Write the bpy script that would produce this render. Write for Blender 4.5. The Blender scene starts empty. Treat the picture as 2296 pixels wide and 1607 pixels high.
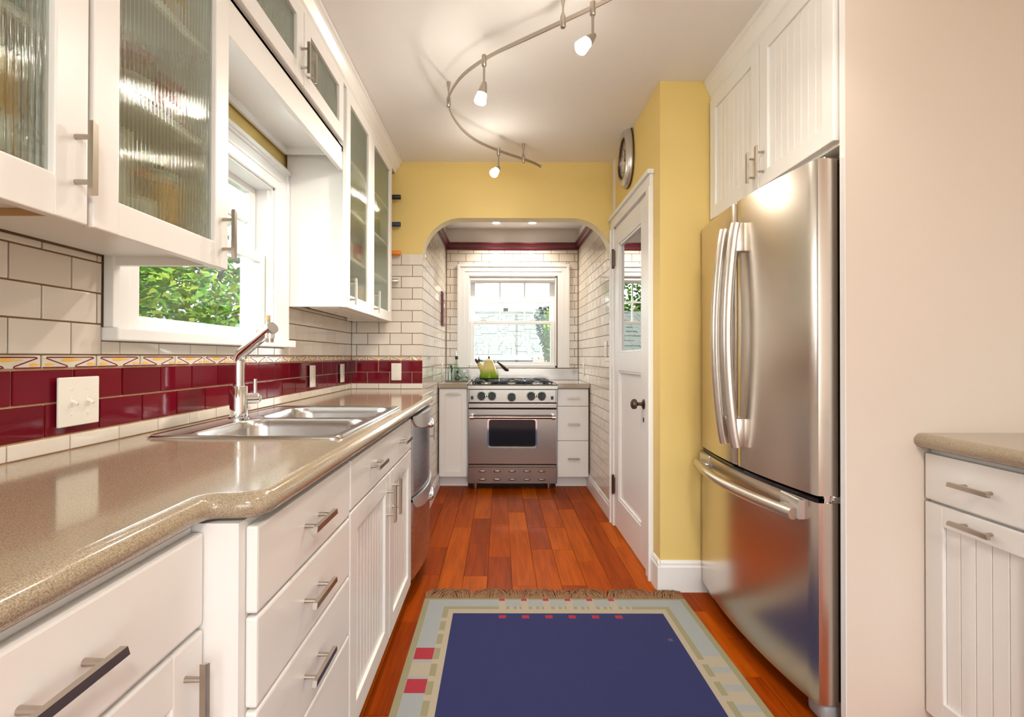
import bpy, bmesh, math, random
from mathutils import Vector, Matrix, Euler
random.seed(11)
PI = math.pi
SC = bpy.context.scene
COL = SC.collection

# ------------------------------------------------------------------ camera
cd = bpy.data.cameras.new('camera'); cam = bpy.data.objects.new('camera', cd); COL.objects.link(cam)
FPX = 1123.0
PITCH, ROLL = math.radians(0.40), math.radians(0.12)
cd.sensor_width = 36.0; cd.lens = FPX/2296*36
cd.shift_x = 28/2296
cd.shift_y = -(4.5 + FPX*math.tan(PITCH))/2296
cd.clip_start = 0.02; cd.clip_end = 200
EYE = 1.139
cam.location = (0, 0, EYE)
cam.rotation_euler = (Matrix.Rotation(PI/2 + PITCH, 4, 'X') @ Matrix.Rotation(ROLL, 4, 'Z')).to_euler()
SC.camera = cam

# ------------------------------------------------------------------ sky and exposure
w = bpy.data.worlds.new('overcast_sky'); SC.world = w; w.use_nodes = True
bg = w.node_tree.nodes['Background']
bg.inputs[0].default_value = (0.90, 0.955, 1.0, 1); bg.inputs[1].default_value = 3.7
SC.view_settings.view_transform = 'Standard'; SC.view_settings.look = 'None'
SC.view_settings.gamma = 1.0; SC.view_settings.use_curve_mapping = False
SC.view_settings.exposure = 0.94
WARM = (1.0, 0.89, 0.76)
SPOT_W, CAN_W, FILL_E, SHADE_E = 18, 12, 66.0, 55.0

def portal(name, loc, rot, sx, sy):
    l = bpy.data.lights.new(name, 'AREA'); l.shape = 'RECTANGLE'; l.size = sx; l.size_y = sy
    l.cycles.is_portal = True
    o = bpy.data.objects.new(name, l); o.location = loc; o.rotation_euler = rot; COL.objects.link(o)
portal('sink_window_portal', (-1.17, 1.83, 1.57), (0, -PI/2, 0), 0.75, 0.95)
portal('alcove_window_portal', (0.13, 5.12, 1.47), (-PI/2, 0, 0), 0.9, 0.95)
portal('rear_window_portal', (0.425, -2.72, 1.225), (PI/2, 0, 0), 2.65, 2.15)

# ------------------------------------------------------------------ materials
MATS = {}
def new_mat(name):
    m = bpy.data.materials.new(name); m.use_nodes = True
    nt = m.node_tree; b = nt.nodes['Principled BSDF']
    MATS[name] = m
    return m, nt, b
def s2l(*c):
    out = []
    for v in c:
        v /= 255.0
        out.append(v/12.92 if v <= 0.04045 else ((v+0.055)/1.055)**2.4)
    return tuple(out) + (1,)
def plain(name, col, rough=0.5, metal=0.0, coat=0.0, bump=0.0, bscale=40, var=0.0, spec=0.5, aniso=0.0):
    m, nt, b = new_mat(name)
    b.inputs['Base Color'].default_value = col
    b.inputs['Roughness'].default_value = rough
    b.inputs['Metallic'].default_value = metal
    b.inputs['Coat Weight'].default_value = coat
    b.inputs['Coat Roughness'].default_value = 0.05
    b.inputs['Specular IOR Level'].default_value = spec
    b.inputs['Anisotropic'].default_value = aniso
    tc = nt.nodes.new('ShaderNodeTexCoord')
    n = nt.nodes.new('ShaderNodeTexNoise'); n.inputs['Scale'].default_value = bscale; n.inputs['Detail'].default_value = 3
    nt.links.new(tc.outputs['Object'], n.inputs['Vector'])
    if bump > 0:
        bp = nt.nodes.new('ShaderNodeBump'); bp.inputs['Strength'].default_value = bump; bp.inputs['Distance'].default_value = 0.002
        nt.links.new(n.outputs['Fac'], bp.inputs['Height']); nt.links.new(bp.outputs['Normal'], b.inputs['Normal'])
    if var > 0:
        mx = nt.nodes.new('ShaderNodeMix'); mx.data_type = 'RGBA'
        mx.inputs['A'].default_value = tuple(c*(1-var) for c in col[:3]) + (1,)
        mx.inputs['B'].default_value = tuple(min(1, c*(1+var)) for c in col[:3]) + (1,)
        nt.links.new(n.outputs['Fac'], mx.inputs['Factor']); nt.links.new(mx.outputs['Result'], b.inputs['Base Color'])
    return m
def objvar(name, cols, rough, coat=0.0, bump=0.0, bscale=30, spec=0.5):
    """colour picked per object from a ramp"""
    m, nt, b = new_mat(name)
    oi = nt.nodes.new('ShaderNodeObjectInfo'); r = nt.nodes.new('ShaderNodeValToRGB')
    e = r.color_ramp.elements
    while len(e) < len(cols): e.new(0.5)
    for i, c in enumerate(cols): e[i].position = i/max(1, len(cols)-1); e[i].color = c
    nt.links.new(oi.outputs['Random'], r.inputs['Fac']); nt.links.new(r.outputs['Color'], b.inputs['Base Color'])
    b.inputs['Roughness'].default_value = rough; b.inputs['Coat Weight'].default_value = coat; b.inputs['Specular IOR Level'].default_value = spec
    if bump > 0:
        tc = nt.nodes.new('ShaderNodeTexCoord'); n = nt.nodes.new('ShaderNodeTexNoise'); n.inputs['Scale'].default_value = bscale
        bp = nt.nodes.new('ShaderNodeBump'); bp.inputs['Strength'].default_value = bump; bp.inputs['Distance'].default_value = 0.003
        nt.links.new(tc.outputs['Object'], n.inputs['Vector']); nt.links.new(n.outputs['Fac'], bp.inputs['Height']); nt.links.new(bp.outputs['Normal'], b.inputs['Normal'])
    return m

plain('white_paint', (0.84, 0.825, 0.805, 1), 0.32, bump=0.03, bscale=60)
plain('trim_paint', (0.85, 0.845, 0.84, 1), 0.28, bump=0.03, bscale=50)
plain('cabinet_inside', (0.62, 0.58, 0.52, 1), 0.5)
plain('yellow_paint', s2l(228, 200, 124), 0.55, bump=0.12, bscale=120)
plain('arch_cream', s2l(240, 228, 190), 0.5, bump=0.08, bscale=100)  # cream puts reflected light into the white soffit's colour
plain('ceiling_paint', (0.86, 0.845, 0.83, 1), 0.7, bump=0.1, bscale=90)
plain('beige_paint', (0.70, 0.61, 0.53, 1), 0.55, bump=0.08, bscale=110)
plain('wall_white', (0.84, 0.81, 0.79, 1), 0.6)
plain('grout_brown', s2l(140, 106, 76), 0.8, bump=0.3, bscale=300)
plain('grout', s2l(138, 112, 84), 0.8, bump=0.3, bscale=300)
plain('grout_tan', s2l(204, 168, 130), 0.8, bump=0.3, bscale=300)
objvar('tile_white', [(0.70, 0.63, 0.545, 1), (0.76, 0.70, 0.62, 1)], 0.07, bump=0.05, bscale=14)
objvar('tile_red', [s2l(96, 10, 24), s2l(114, 18, 32), s2l(104, 14, 34)], 0.06, bump=0.10, bscale=18, spec=0.22)
plain('glaze_yellow', s2l(238, 190, 80), 0.1)
plain('glaze_maroon', s2l(120, 18, 34), 0.1)
plain('maroon_paint', s2l(92, 26, 40), 0.3)
plain('chrome', (0.82, 0.82, 0.83, 1), 0.05, 1.0)
plain('nickel', (0.47, 0.415, 0.355, 1), 0.28, 1.0)
plain('bronze', (0.11, 0.075, 0.06, 1), 0.35, 0.8)
plain('black_iron', (0.015, 0.016, 0.02, 1), 0.38)
plain('black_plastic', (0.018, 0.018, 0.019, 1), 0.45)
plain('black_gloss', (0.012, 0.011, 0.013, 1), 0.06)
plain('grey_plastic', (0.33, 0.33, 0.35, 1), 0.4)
plain('dark_gap', (0.02, 0.016, 0.014, 1), 0.8)
plain('ivory_plastic', (0.80, 0.76, 0.68, 1), 0.35)
plain('copper_edge', (0.42, 0.24, 0.17, 1), 0.35, 1.0)
plain('gutter_white', (0.34, 0.34, 0.33, 1), 0.5)
plain('house_wall', (0.045, 0.045, 0.034, 1), 0.8, var=0.4, bscale=6)
plain('grass', (0.05, 0.10, 0.025, 1), 0.9, var=0.4, bscale=4)
plain('bark', (0.12, 0.08, 0.05, 1), 0.9)
plain('wire', (0.2, 0.2, 0.2, 1), 0.7)
objvar('shingle', [(0.072, 0.077, 0.060, 1), (0.100, 0.105, 0.085, 1), (0.086, 0.091, 0.073, 1)], 0.9)
plain('leaf_green', (0.065, 0.17, 0.010, 1), 0.75, var=0.6, bscale=5, spec=0.12)
plain('leaf_yellow', (0.16, 0.225, 0.02, 1), 0.75, var=0.5, bscale=3, spec=0.12)
plain('leaf_grey', (0.07, 0.09, 0.065, 1), 0.6, var=0.5, bscale=3)
plain('leaf_orange', (0.34, 0.17, 0.05, 1), 0.5, var=0.4, bscale=6)
plain('kettle_black', (0.02, 0.017, 0.015, 1), 0.4)
plain('cork', s2l(190, 150, 105), 0.8)
plain('paper_white', (0.75, 0.73, 0.69, 1), 0.7)
plain('card_yellow', s2l(222, 160, 30), 0.5)
plain('card_orange', s2l(205, 110, 50), 0.5)
plain('card_red', s2l(170, 40, 40), 0.5)
plain('card_teal', s2l(60, 120, 110), 0.5)
plain('bottle_green', (0.02, 0.05, 0.015, 1), 0.08)
plain('jar_brown', (0.16, 0.07, 0.02, 1), 0.12)
plain('foil_black', (0.012, 0.012, 0.014, 1), 0.35)
plain('foil_blue', (0.02, 0.03, 0.09, 1), 0.35)
plain('foil_orange', s2l(220, 120, 20), 0.35)
plain('pewter', (0.62, 0.60, 0.58, 1), 0.28, 0.85)
plain('clock_face', (0.75, 0.66, 0.50, 1), 0.35)
plain('rug_navy', s2l(34, 40, 92), 0.95, bump=0.8, bscale=420, var=0.25)
plain('rug_grey', s2l(150, 156, 158), 0.95, bump=0.8, bscale=420, var=0.08)
plain('rug_cream', s2l(168, 158, 140), 0.95, bump=0.8, bscale=420, var=0.08)
plain('rug_sage', s2l(142, 138, 108), 0.95, bump=0.8, bscale=420, var=0.12)
plain('rug_red', s2l(158, 40, 56), 0.95, bump=0.8, bscale=420, var=0.15)
plain('rug_spot', s2l(84, 76, 92), 0.95)
plain('fringe', s2l(136, 100, 70), 0.9, var=0.3, bscale=80)
plain('steel_sink', (0.62, 0.615, 0.61, 1), 0.22, 1.0)
plain('wine_shelf', (0.55, 0.50, 0.44, 1), 0.5)
plain('lens_green', (0.05, 0.45, 0.25, 1), 0.2)

def steel(name, col, rough, stretch, spread=0.10):
    m, nt, b = new_mat(name)
    b.inputs['Base Color'].default_value = col; b.inputs['Metallic'].default_value = 1.0
    tc = nt.nodes.new('ShaderNodeTexCoord'); mp = nt.nodes.new('ShaderNodeMapping'); mp.inputs['Scale'].default_value = stretch
    n = nt.nodes.new('ShaderNodeTexNoise'); n.inputs['Scale'].default_value = 1.0; n.inputs['Detail'].default_value = 2
    mr = nt.nodes.new('ShaderNodeMapRange'); mr.inputs['To Min'].default_value = rough-spread/2; mr.inputs['To Max'].default_value = rough+spread/2
    nt.links.new(tc.outputs['Object'], mp.inputs['Vector']); nt.links.new(mp.outputs['Vector'], n.inputs['Vector'])
    nt.links.new(n.outputs['Fac'], mr.inputs['Value']); nt.links.new(mr.outputs['Result'], b.inputs['Roughness'])
    return m
steel('stainless', (0.29, 0.25, 0.22, 1), 0.22, (3, 3, 900), 0.06)
plain('satin_steel', (0.66, 0.61, 0.56, 1), 0.33, 1.0)
steel('stainless_fridge', (0.68, 0.615, 0.55, 1), 0.25, (3, 3, 900), 0.05)
steel('stainless_dishwasher', (0.56, 0.63, 0.74, 1), 0.26, (12, 12, 700))  # bluish base colour stands in for reflected daylight
plain('silver_plastic', (0.72, 0.72, 0.72, 1), 0.25, 0.7)

# quartz-like counter
m, nt, b = new_mat('counter')
tc = nt.nodes.new('ShaderNodeTexCoord')
n1 = nt.nodes.new('ShaderNodeTexNoise'); n1.inputs['Scale'].default_value = 520; n1.inputs['Detail'].default_value = 3
n2 = nt.nodes.new('ShaderNodeTexVoronoi'); n2.inputs['Scale'].default_value = 260
r1 = nt.nodes.new('ShaderNodeValToRGB'); e = r1.color_ramp.elements
e[0].position = 0.30; e[0].color = s2l(132, 116, 94); e[1].position = 0.72; e[1].color = s2l(190, 176, 154)
x = e.new(0.5); x.color = s2l(166, 150, 127)
r2 = nt.nodes.new('ShaderNodeValToRGB'); r2.color_ramp.elements[0].position = 0.0; r2.color_ramp.elements[0].color = (1, 1, 1, 1)
r2.color_ramp.elements[1].position = 0.16; r2.color_ramp.elements[1].color = (0, 0, 0, 1)
mx = nt.nodes.new('ShaderNodeMix'); mx.data_type = 'RGBA'; mx.inputs['B'].default_value = s2l(200, 188, 166)
for n_ in (n1, n2): nt.links.new(tc.outputs['Object'], n_.inputs['Vector'])
nt.links.new(n1.outputs['Fac'], r1.inputs['Fac']); nt.links.new(n2.outputs['Distance'], r2.inputs['Fac'])
ml = nt.nodes.new('ShaderNodeMath'); ml.operation = 'MULTIPLY'; ml.inputs[1].default_value = 0.45
nt.links.new(r2.outputs['Color'], ml.inputs[0]); nt.links.new(ml.outputs[0], mx.inputs['Factor'])
nt.links.new(r1.outputs['Color'], mx.inputs['A']); nt.links.new(mx.outputs['Result'], b.inputs['Base Color'])
b.inputs['Roughness'].default_value = 0.14; b.inputs['Coat Weight'].default_value = 0.3; b.inputs['Coat Roughness'].default_value = 0.06

# wood planks
m, nt, b = new_mat('wood')
tc = nt.nodes.new('ShaderNodeTexCoord'); oi = nt.nodes.new('ShaderNodeObjectInfo')
mp = nt.nodes.new('ShaderNodeMapping'); mp.inputs['Scale'].default_value = (34, 2.2, 10)
ad = nt.nodes.new('ShaderNodeVectorMath'); ad.operation = 'ADD'
cb = nt.nodes.new('ShaderNodeCombineXYZ'); mlt = nt.nodes.new('ShaderNodeMath'); mlt.operation = 'MULTIPLY'; mlt.inputs[1].default_value = 57.0
nt.links.new(oi.outputs['Random'], mlt.inputs[0]); nt.links.new(mlt.outputs[0], cb.inputs[0]); nt.links.new(mlt.outputs[0], cb.inputs[1])
nt.links.new(tc.outputs['Object'], mp.inputs['Vector']); nt.links.new(mp.outputs['Vector'], ad.inputs[0]); nt.links.new(cb.outputs[0], ad.inputs[1])
n1 = nt.nodes.new('ShaderNodeTexNoise'); n1.inputs['Scale'].default_value = 1.0; n1.inputs['Detail'].default_value = 5; n1.inputs['Distortion'].default_value = 0.9
nt.links.new(ad.outputs[0], n1.inputs['Vector'])
r1 = nt.nodes.new('ShaderNodeValToRGB'); e = r1.color_ramp.elements
e[0].position = 0.0; e[0].color = s2l(140, 56, 2); e[1].position = 1.0; e[1].color = s2l(184, 90, 10)
x = e.new(0.5); x.color = s2l(162, 70, 4)
nt.links.new(oi.outputs['Random'], r1.inputs['Fac'])
r2 = nt.nodes.new('ShaderNodeValToRGB'); r2.color_ramp.elements[0].position = 0.30; r2.color_ramp.elements[0].color = (0.62, 0.55, 0.5, 1)
r2.color_ramp.elements[1].position = 0.62; r2.color_ramp.elements[1].color = (1.08, 1.06, 1.04, 1)
nt.links.new(n1.outputs['Fac'], r2.inputs['Fac'])
mx = nt.nodes.new('ShaderNodeMix'); mx.data_type = 'RGBA'; mx.blend_type = 'MULTIPLY'; mx.inputs['Factor'].default_value = 0.8
nt.links.new(r1.outputs['Color'], mx.inputs['A']); nt.links.new(r2.outputs['Color'], mx.inputs['B'])
nt.links.new(mx.outputs['Result'], b.inputs['Base Color'])
b.inputs['Specular IOR Level'].default_value = 0.06; b.inputs['Roughness'].default_value = 0.42; b.inputs['Coat Weight'].default_value = 0.0; b.inputs['Coat Roughness'].default_value = 0.18
plain('floor_joint', s2l(70, 26, 10), 0.7)

# kettle enamel: cream above, green below (object height)
m, nt, b = new_mat('kettle_enamel')
tc = nt.nodes.new('ShaderNodeTexCoord'); sx = nt.nodes.new('ShaderNodeSeparateXYZ'); r1 = nt.nodes.new('ShaderNodeValToRGB')
mr = nt.nodes.new('ShaderNodeMapRange'); mr.inputs['From Max'].default_value = 0.19
nt.links.new(tc.outputs['Object'], sx.inputs[0]); nt.links.new(sx.outputs['Z'], mr.inputs['Value']); nt.links.new(mr.outputs['Result'], r1.inputs['Fac'])
e = r1.color_ramp.elements; e[0].position = 0.05; e[0].color = s2l(92, 140, 10); e[1].position = 0.52; e[1].color = s2l(206, 192, 128)
x = e.new(0.28); x.color = s2l(140, 165, 28)
nt.links.new(r1.outputs['Color'], b.inputs['Base Color']); b.inputs['Roughness'].default_value = 0.08

# glass
def clear_glass(name, tint, refl=1.0, rough=0.0, fac=None):
    m = bpy.data.materials.new(name); m.use_nodes = True; MATS[name] = m
    nt = m.node_tree; nt.nodes.clear()
    o = nt.nodes.new('ShaderNodeOutputMaterial'); t = nt.nodes.new('ShaderNodeBsdfTransparent'); g = nt.nodes.new('ShaderNodeBsdfGlossy')
    t.inputs[0].default_value = tint; g.inputs['Roughness'].default_value = rough
    mx = nt.nodes.new('ShaderNodeMixShader')
    if fac is None:
        f = nt.nodes.new('ShaderNodeLayerWeight'); f.inputs['Blend'].default_value = 0.5
        pw = nt.nodes.new('ShaderNodeMath'); pw.operation = 'POWER'; pw.inputs[1].default_value = 4.0
        ml = nt.nodes.new('ShaderNodeMath'); ml.operation = 'MULTIPLY_ADD'; ml.inputs[1].default_value = 0.7*refl; ml.inputs[2].default_value = 0.03*refl
        nt.links.new(f.outputs['Facing'], pw.inputs[0]); nt.links.new(pw.outputs[0], ml.inputs[0]); nt.links.new(ml.outputs[0], mx.inputs[0])
    else: mx.inputs[0].default_value = fac
    nt.links.new(t.outputs[0], mx.inputs[1]); nt.links.new(g.outputs[0], mx.inputs[2]); nt.links.new(mx.outputs[0], o.inputs[0])
    return m
clear_glass('window_glass', (0.97, 0.98, 0.97, 1), 1.0)
clear_glass('bottle_glass', (0.80, 0.90, 0.84, 1), 1.3, 0.02)
clear_glass('mirror_glass', (0.10, 0.10, 0.10, 1), fac=0.80, rough=0.0)
def reeded(name, tint, tf, rough):
    m = bpy.data.materials.new(name); m.use_nodes = True; MATS[name] = m
    nt = m.node_tree; nt.nodes.clear()
    o = nt.nodes.new('ShaderNodeOutputMaterial')
    t = nt.nodes.new('ShaderNodeBsdfTransparent'); t.inputs[0].default_value = tint
    rf = nt.nodes.new('ShaderNodeBsdfGlass'); rf.inputs['Color'].default_value = tint; rf.inputs['IOR'].default_value = 1.45; rf.inputs['Roughness'].default_value = rough
    mx = nt.nodes.new('ShaderNodeMixShader'); mx.inputs[0].default_value = tf
    nt.links.new(t.outputs[0], mx.inputs[1]); nt.links.new(rf.outputs[0], mx.inputs[2]); nt.links.new(mx.outputs[0], o.inputs[0])
reeded('reeded_glass', (0.90, 0.93, 0.90, 1), 0.62, 0.04)

def emit(name, col, s):
    m = bpy.data.materials.new(name); m.use_nodes = True; MATS[name] = m
    nt = m.node_tree; nt.nodes.clear(); o = nt.nodes.new('ShaderNodeOutputMaterial'); e = nt.nodes.new('ShaderNodeEmission')
    e.inputs[0].default_value = col + (1,); e.inputs[1].default_value = s; nt.links.new(e.outputs[0], o.inputs[0])
emit('lit_shade', (1.0, 0.92, 0.80), SHADE_E)
emit('lit_puck', (0.75, 1.0, 0.9), 3.0)
emit('lit_can', (1.0, 0.88, 0.70), 14.0)
emit('fill_dome', (1.0, 0.94, 0.86), FILL_E)

# ------------------------------------------------------------------ mesh helpers
WLOC = {}
def root(name, loc, label, cat, group=None, kind=None):
    o = bpy.data.objects.new(name, None); o.empty_display_size = 0.05; o.location = loc; COL.objects.link(o)
    WLOC[o.name] = Vector(loc); tag(o, label, cat, group, kind); return o
def tag(o, label=None, cat=None, group=None, kind=None):
    if label: o['label'] = label
    if cat: o['category'] = cat
    if group: o['group'] = group
    if kind: o['kind'] = kind
    return o
def put(bm, name, mats, parent=None, origin=None, smooth=False, recalc=True):
    """link a bmesh built in world coordinates as one object"""
    if parent is not None: org = WLOC[parent.name]
    elif origin is not None: org = Vector(origin)
    else:
        zs = [v.co for v in bm.verts]
        org = Vector(((min(v.x for v in zs)+max(v.x for v in zs))/2, (min(v.y for v in zs)+max(v.y for v in zs))/2, min(v.z for v in zs)))
    if recalc: bmesh.ops.recalc_face_normals(bm, faces=bm.faces[:])
    bmesh.ops.translate(bm, verts=bm.verts[:], vec=-org)
    me = bpy.data.meshes.new(name); bm.to_mesh(me); bm.free()
    if isinstance(mats, str): mats = [mats]
    for k in mats: me.materials.append(MATS[k])
    if smooth:
        for p in me.polygons: p.use_smooth = True
        if smooth is not True:
            try: me.set_sharp_from_angle(angle=smooth)
            except Exception: pass
    o = bpy.data.objects.new(name, me); COL.objects.link(o)
    if parent is not None: o.parent = parent
    else: o.location = org
    WLOC[o.name] = Vector(org)
    return o
SM = math.radians(40)
def B(): return bmesh.new()
IDM = Matrix.Identity(4)
def FL(x): return Matrix(((0, 0, 1, x), (1, 0, 0, 0), (0, 1, 0, 0), (0, 0, 0, 1)))     # u=+Y v=Z w=+X
def FR(x): return Matrix(((0, 0, -1, x), (1, 0, 0, 0), (0, 1, 0, 0), (0, 0, 0, 1)))    # u=+Y v=Z w=-X
def FB(y): return Matrix(((1, 0, 0, 0), (0, 0, -1, y), (0, 1, 0, 0), (0, 0, 0, 1)))    # u=+X v=Z w=-Y
def box(bm, x0, x1, y0, y1, z0, z1, bev=0.0, seg=2, M=None, mi=0):
    M = M or IDM
    mat = M @ Matrix.Translation(((x0+x1)/2, (y0+y1)/2, (z0+z1)/2)) @ Matrix.Diagonal((abs(x1-x0), abs(y1-y0), abs(z1-z0), 1))
    r = bmesh.ops.create_cube(bm, size=1.0, matrix=mat); vs = r['verts']
    fs = {f for v in vs for f in v.link_faces}
    for f in fs: f.material_index = mi
    if bev > 0:
        es = list({e for v in vs for e in v.link_edges})
        rr = bmesh.ops.bevel(bm, geom=es, offset=bev, segments=seg, profile=0.6, affect='EDGES', clamp_overlap=True)
        for f in rr['faces']: f.material_index = mi
def ring_faces(bm, rings, closed=True, cap0=False, cap1=False, mi=0):
    n = len(rings[0]); out = []
    for a, b_ in zip(rings[:-1], rings[1:]):
        for i in range(n if closed else n-1):
            j = (i+1) % n
            try: out.append(bm.faces.new((a[i], a[j], b_[j], b_[i])))
            except ValueError: pass
    if cap0:
        out.append(bm.faces.new(rings[0][::-1]))
    if cap1:
        out.append(bm.faces.new(rings[-1]))
    for f in out: f.material_index = mi
def lathe(bm, prof, c=(0, 0, 0), n=20, M=None, mi=0, cap0=True, cap1=True):
    """profile [(r,z)] about local Z"""
    M = M or Matrix.Translation(c); rings = []
    for r, z in prof:
        rings.append([bm.verts.new(M @ Vector((max(r, 1e-4)*math.cos(2*PI*k/n), max(r, 1e-4)*math.sin(2*PI*k/n), z))) for k in range(n)])
    ring_faces(bm, rings, True, cap0, cap1, mi)
def axis_mat(p, d):
    d = Vector(d).normalized(); return Matrix.Translation(p) @ d.to_track_quat('Z', 'Y').to_matrix().to_4x4()
def cyl(bm, p0, p1, r0, r1=None, n=16, mi=0):
    p0, p1 = Vector(p0), Vector(p1); r1 = r0 if r1 is None else r1
    lathe(bm, [(r0, 0), (r1, (p1-p0).length)], n=n, M=axis_mat(p0, p1-p0), mi=mi)
def tube(bm, pts, rad, n=10, mi=0, sx=1.0, sy=1.0, up=None, caps=True):
    pts = [Vector(p) for p in pts]; rings = []; prev = None
    for i, p in enumerate(pts):
        d = (pts[min(i+1, len(pts)-1)] - pts[max(i-1, 0)]).normalized()
        if up is not None: a = Vector(up).cross(d).normalized()
        elif prev is None:
            a = d.orthogonal().normalized()
        else: a = (prev - d*prev.dot(d)).normalized()
        prev = a; b_ = d.cross(a).normalized()
        r = rad[i] if isinstance(rad, (list, tuple)) else rad
        rings.append([bm.verts.new(p + a*(math.cos(2*PI*k/n)*r*sx) + b_*(math.sin(2*PI*k/n)*r*sy)) for k in range(n)])
    ring_faces(bm, rings, True, caps, caps, mi)
def prism(bm, poly, w0, w1, M=None, mi=0, mside=None):
    """polygon in (u,v) extruded in w"""
    M = M or IDM
    a = [bm.verts.new(M @ Vector((u, v, w0))) for u, v in poly]; b_ = [bm.verts.new(M @ Vector((u, v, w1))) for u, v in poly]
    f1 = bm.faces.new(a[::-1]); f2 = bm.faces.new(b_); f1.material_index = f2.material_index = mi
    for i in range(len(poly)):
        j = (i+1) % len(poly); f = bm.faces.new((a[i], a[j], b_[j], b_[i])); f.material_index = mi if mside is None else mside
def sphere(bm, c, r, n=14, m=8, sz=1.0, mi=0):
    lathe(bm, [(r*math.sin(PI*k/m), -r*sz*math.cos(PI*k/m)) for k in range(m+1)], c, n, mi=mi)
def smoothpts(pts, it=3):
    pts = [Vector(p) for p in pts]
    for _ in range(it):
        q = [pts[0]]
        for a, b_ in zip(pts[:-1], pts[1:]): q += [a*0.75+b_*0.25, a*0.25+b_*0.75]
        pts = q + [pts[-1]]
    return pts
def structure(name, bm, mats, label, cat, smooth=False):
    o = put(bm, name, mats, origin=(0, 0, 0), smooth=smooth); return tag(o, label, cat, None, 'structure')

# ------------------------------------------------------------------ key dimensions (metres, camera foot at 0,0)
XL, YP, XAL, XR, YB = -1.023, 3.466, -0.531, 0.78, 4.96
YC, CEIL, XRW, YREAR = 2.446, 2.49, 1.92, -2.6
CT = 0.914                       # counter height
ROW, TW = 0.0785, 0.154          # tile pitch

# ================================================================== STRUCTURE
# floor with separate planks
bm = B(); box(bm, XL-0.15, XRW+0.15, YREAR-0.15, YB+0.15, -0.06, -0.006)
floor = structure('floor', bm, 'floor_joint', 'orange brown hardwood plank floor', 'floor')
PLM = {}
PW = 0.124
def plank(x, y0, y1):
    key = round(y1-y0, 2)
    if key not in PLM:
        b_ = B(); box(b_, -PW/2+0.0006, PW/2-0.0006, -(key/2)+0.0006, key/2-0.0006, -0.012, 0, 0.0012, 1)
        me = bpy.data.meshes.new('plank'); bmesh.ops.recalc_face_normals(b_, faces=b_.faces[:]); b_.to_mesh(me); b_.free(); me.materials.append(MATS['wood']); PLM[key] = me
    o = bpy.data.objects.new('plank', PLM[key]); COL.objects.link(o); o.parent = floor
    o.location = (x, y0+key/2, 0)
x = -0.555+PW/2
LENS = [0.38, 0.46, 0.56, 0.66, 0.80, 0.96]
while x < XRW:
    y = 0.35 - random.random()*0.4
    ymax = 4.95 if x < XR+0.1 else 2.5
    while y < ymax:
        L = random.choice(LENS); 
        if y+L > ymax+0.1: L = round(max(0.12, ymax-y), 2)
        plank(x, y, y+L); y += L
    x += PW
bm = B(); box(bm, -0.56, XRW, YREAR, 0.40, -0.012, -0.0005)
tag(put(bm, 'plank_field', 'wood', floor), kind='stuff')

# ceiling
bm = B(); box(bm, XL-0.15, XRW+0.15, YREAR-0.15, YP+0.115, CEIL, CEIL+0.1)
structure('ceiling', bm, 'ceiling_paint', 'plain white plaster ceiling of the kitchen', 'ceiling')
bm = B(); box(bm, XAL-0.1, XR+0.1, YP+0.115, YB+0.12, 2.40, CEIL+0.1)
structure('ceiling_alcove', bm, 'wall_white', 'lower white ceiling over the range alcove', 'ceiling')

# left wall with sink window opening
W1Y0, W1Y1, W1Z0, W1Z1 = 1.40, 2.265, 1.20, 1.90
bm = B(); X0, X1 = XL-0.15, XL-0.004
for a in ((YREAR-0.15, YP+0.115, 0, 1.1105, 2), (YREAR-0.15, W1Y0, 1.1105, 1.40, 1), (W1Y1, YP+0.115, 1.1105, 1.40, 1), (W1Y0, W1Y1, 1.1105, W1Z0, 1),
          (YREAR-0.15, W1Y0, 1.40, CEIL, 0), (W1Y1, YP+0.115, 1.40, CEIL, 0), (W1Y0, W1Y1, W1Z1, CEIL, 0)):
    box(bm, X0, X1, a[0], a[1], a[2], a[3], mi=a[4])
wall_left = structure('wall_left', bm, ['yellow_paint', 'grout', 'grout_tan'], 'left wall with tiled backsplash and sink window', 'wall')

# arch wall
def arch_outline():
    r = 0.27; zt = 2.10; p = [(XL-0.1, 0), (XAL-0.004, 0), (XAL-0.004, zt-r)]
    for k in range(1, 25):
        a = PI - (PI/2)*k/24; p.append((XAL-0.004+r+r*math.cos(a), zt-r+r*math.sin(a)))
    for k in range(0, 25):
        a = PI/2 - (PI/2)*k/24; p.append((XR-0.006-r+r*math.cos(a), zt-r+r*math.sin(a)))
    p += [(XR+0.1, zt-r), (XR+0.1, CEIL), (XL-0.1, CEIL)]
    return p
bm = B(); prism(bm, arch_outline(), -0.115, -0.004, FB(YP), mi=0, mside=1)
wall_back = structure('wall_back', bm, ['yellow_paint', 'arch_cream', 'grout_tan'], 'yellow end wall with wide arched opening', 'wall')
bm = B(); box(bm, XL-0.02, XAL-0.004, YP-0.0012, YP+0.004, 0.86, 1.1105, mi=0); box(bm, XL-0.02, XAL-0.004, YP-0.0012, YP+0.004, 1.1105, 1.846, mi=1)
put(bm, 'tile_bed', ['grout_tan', 'grout_brown'], wall_back)

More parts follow.
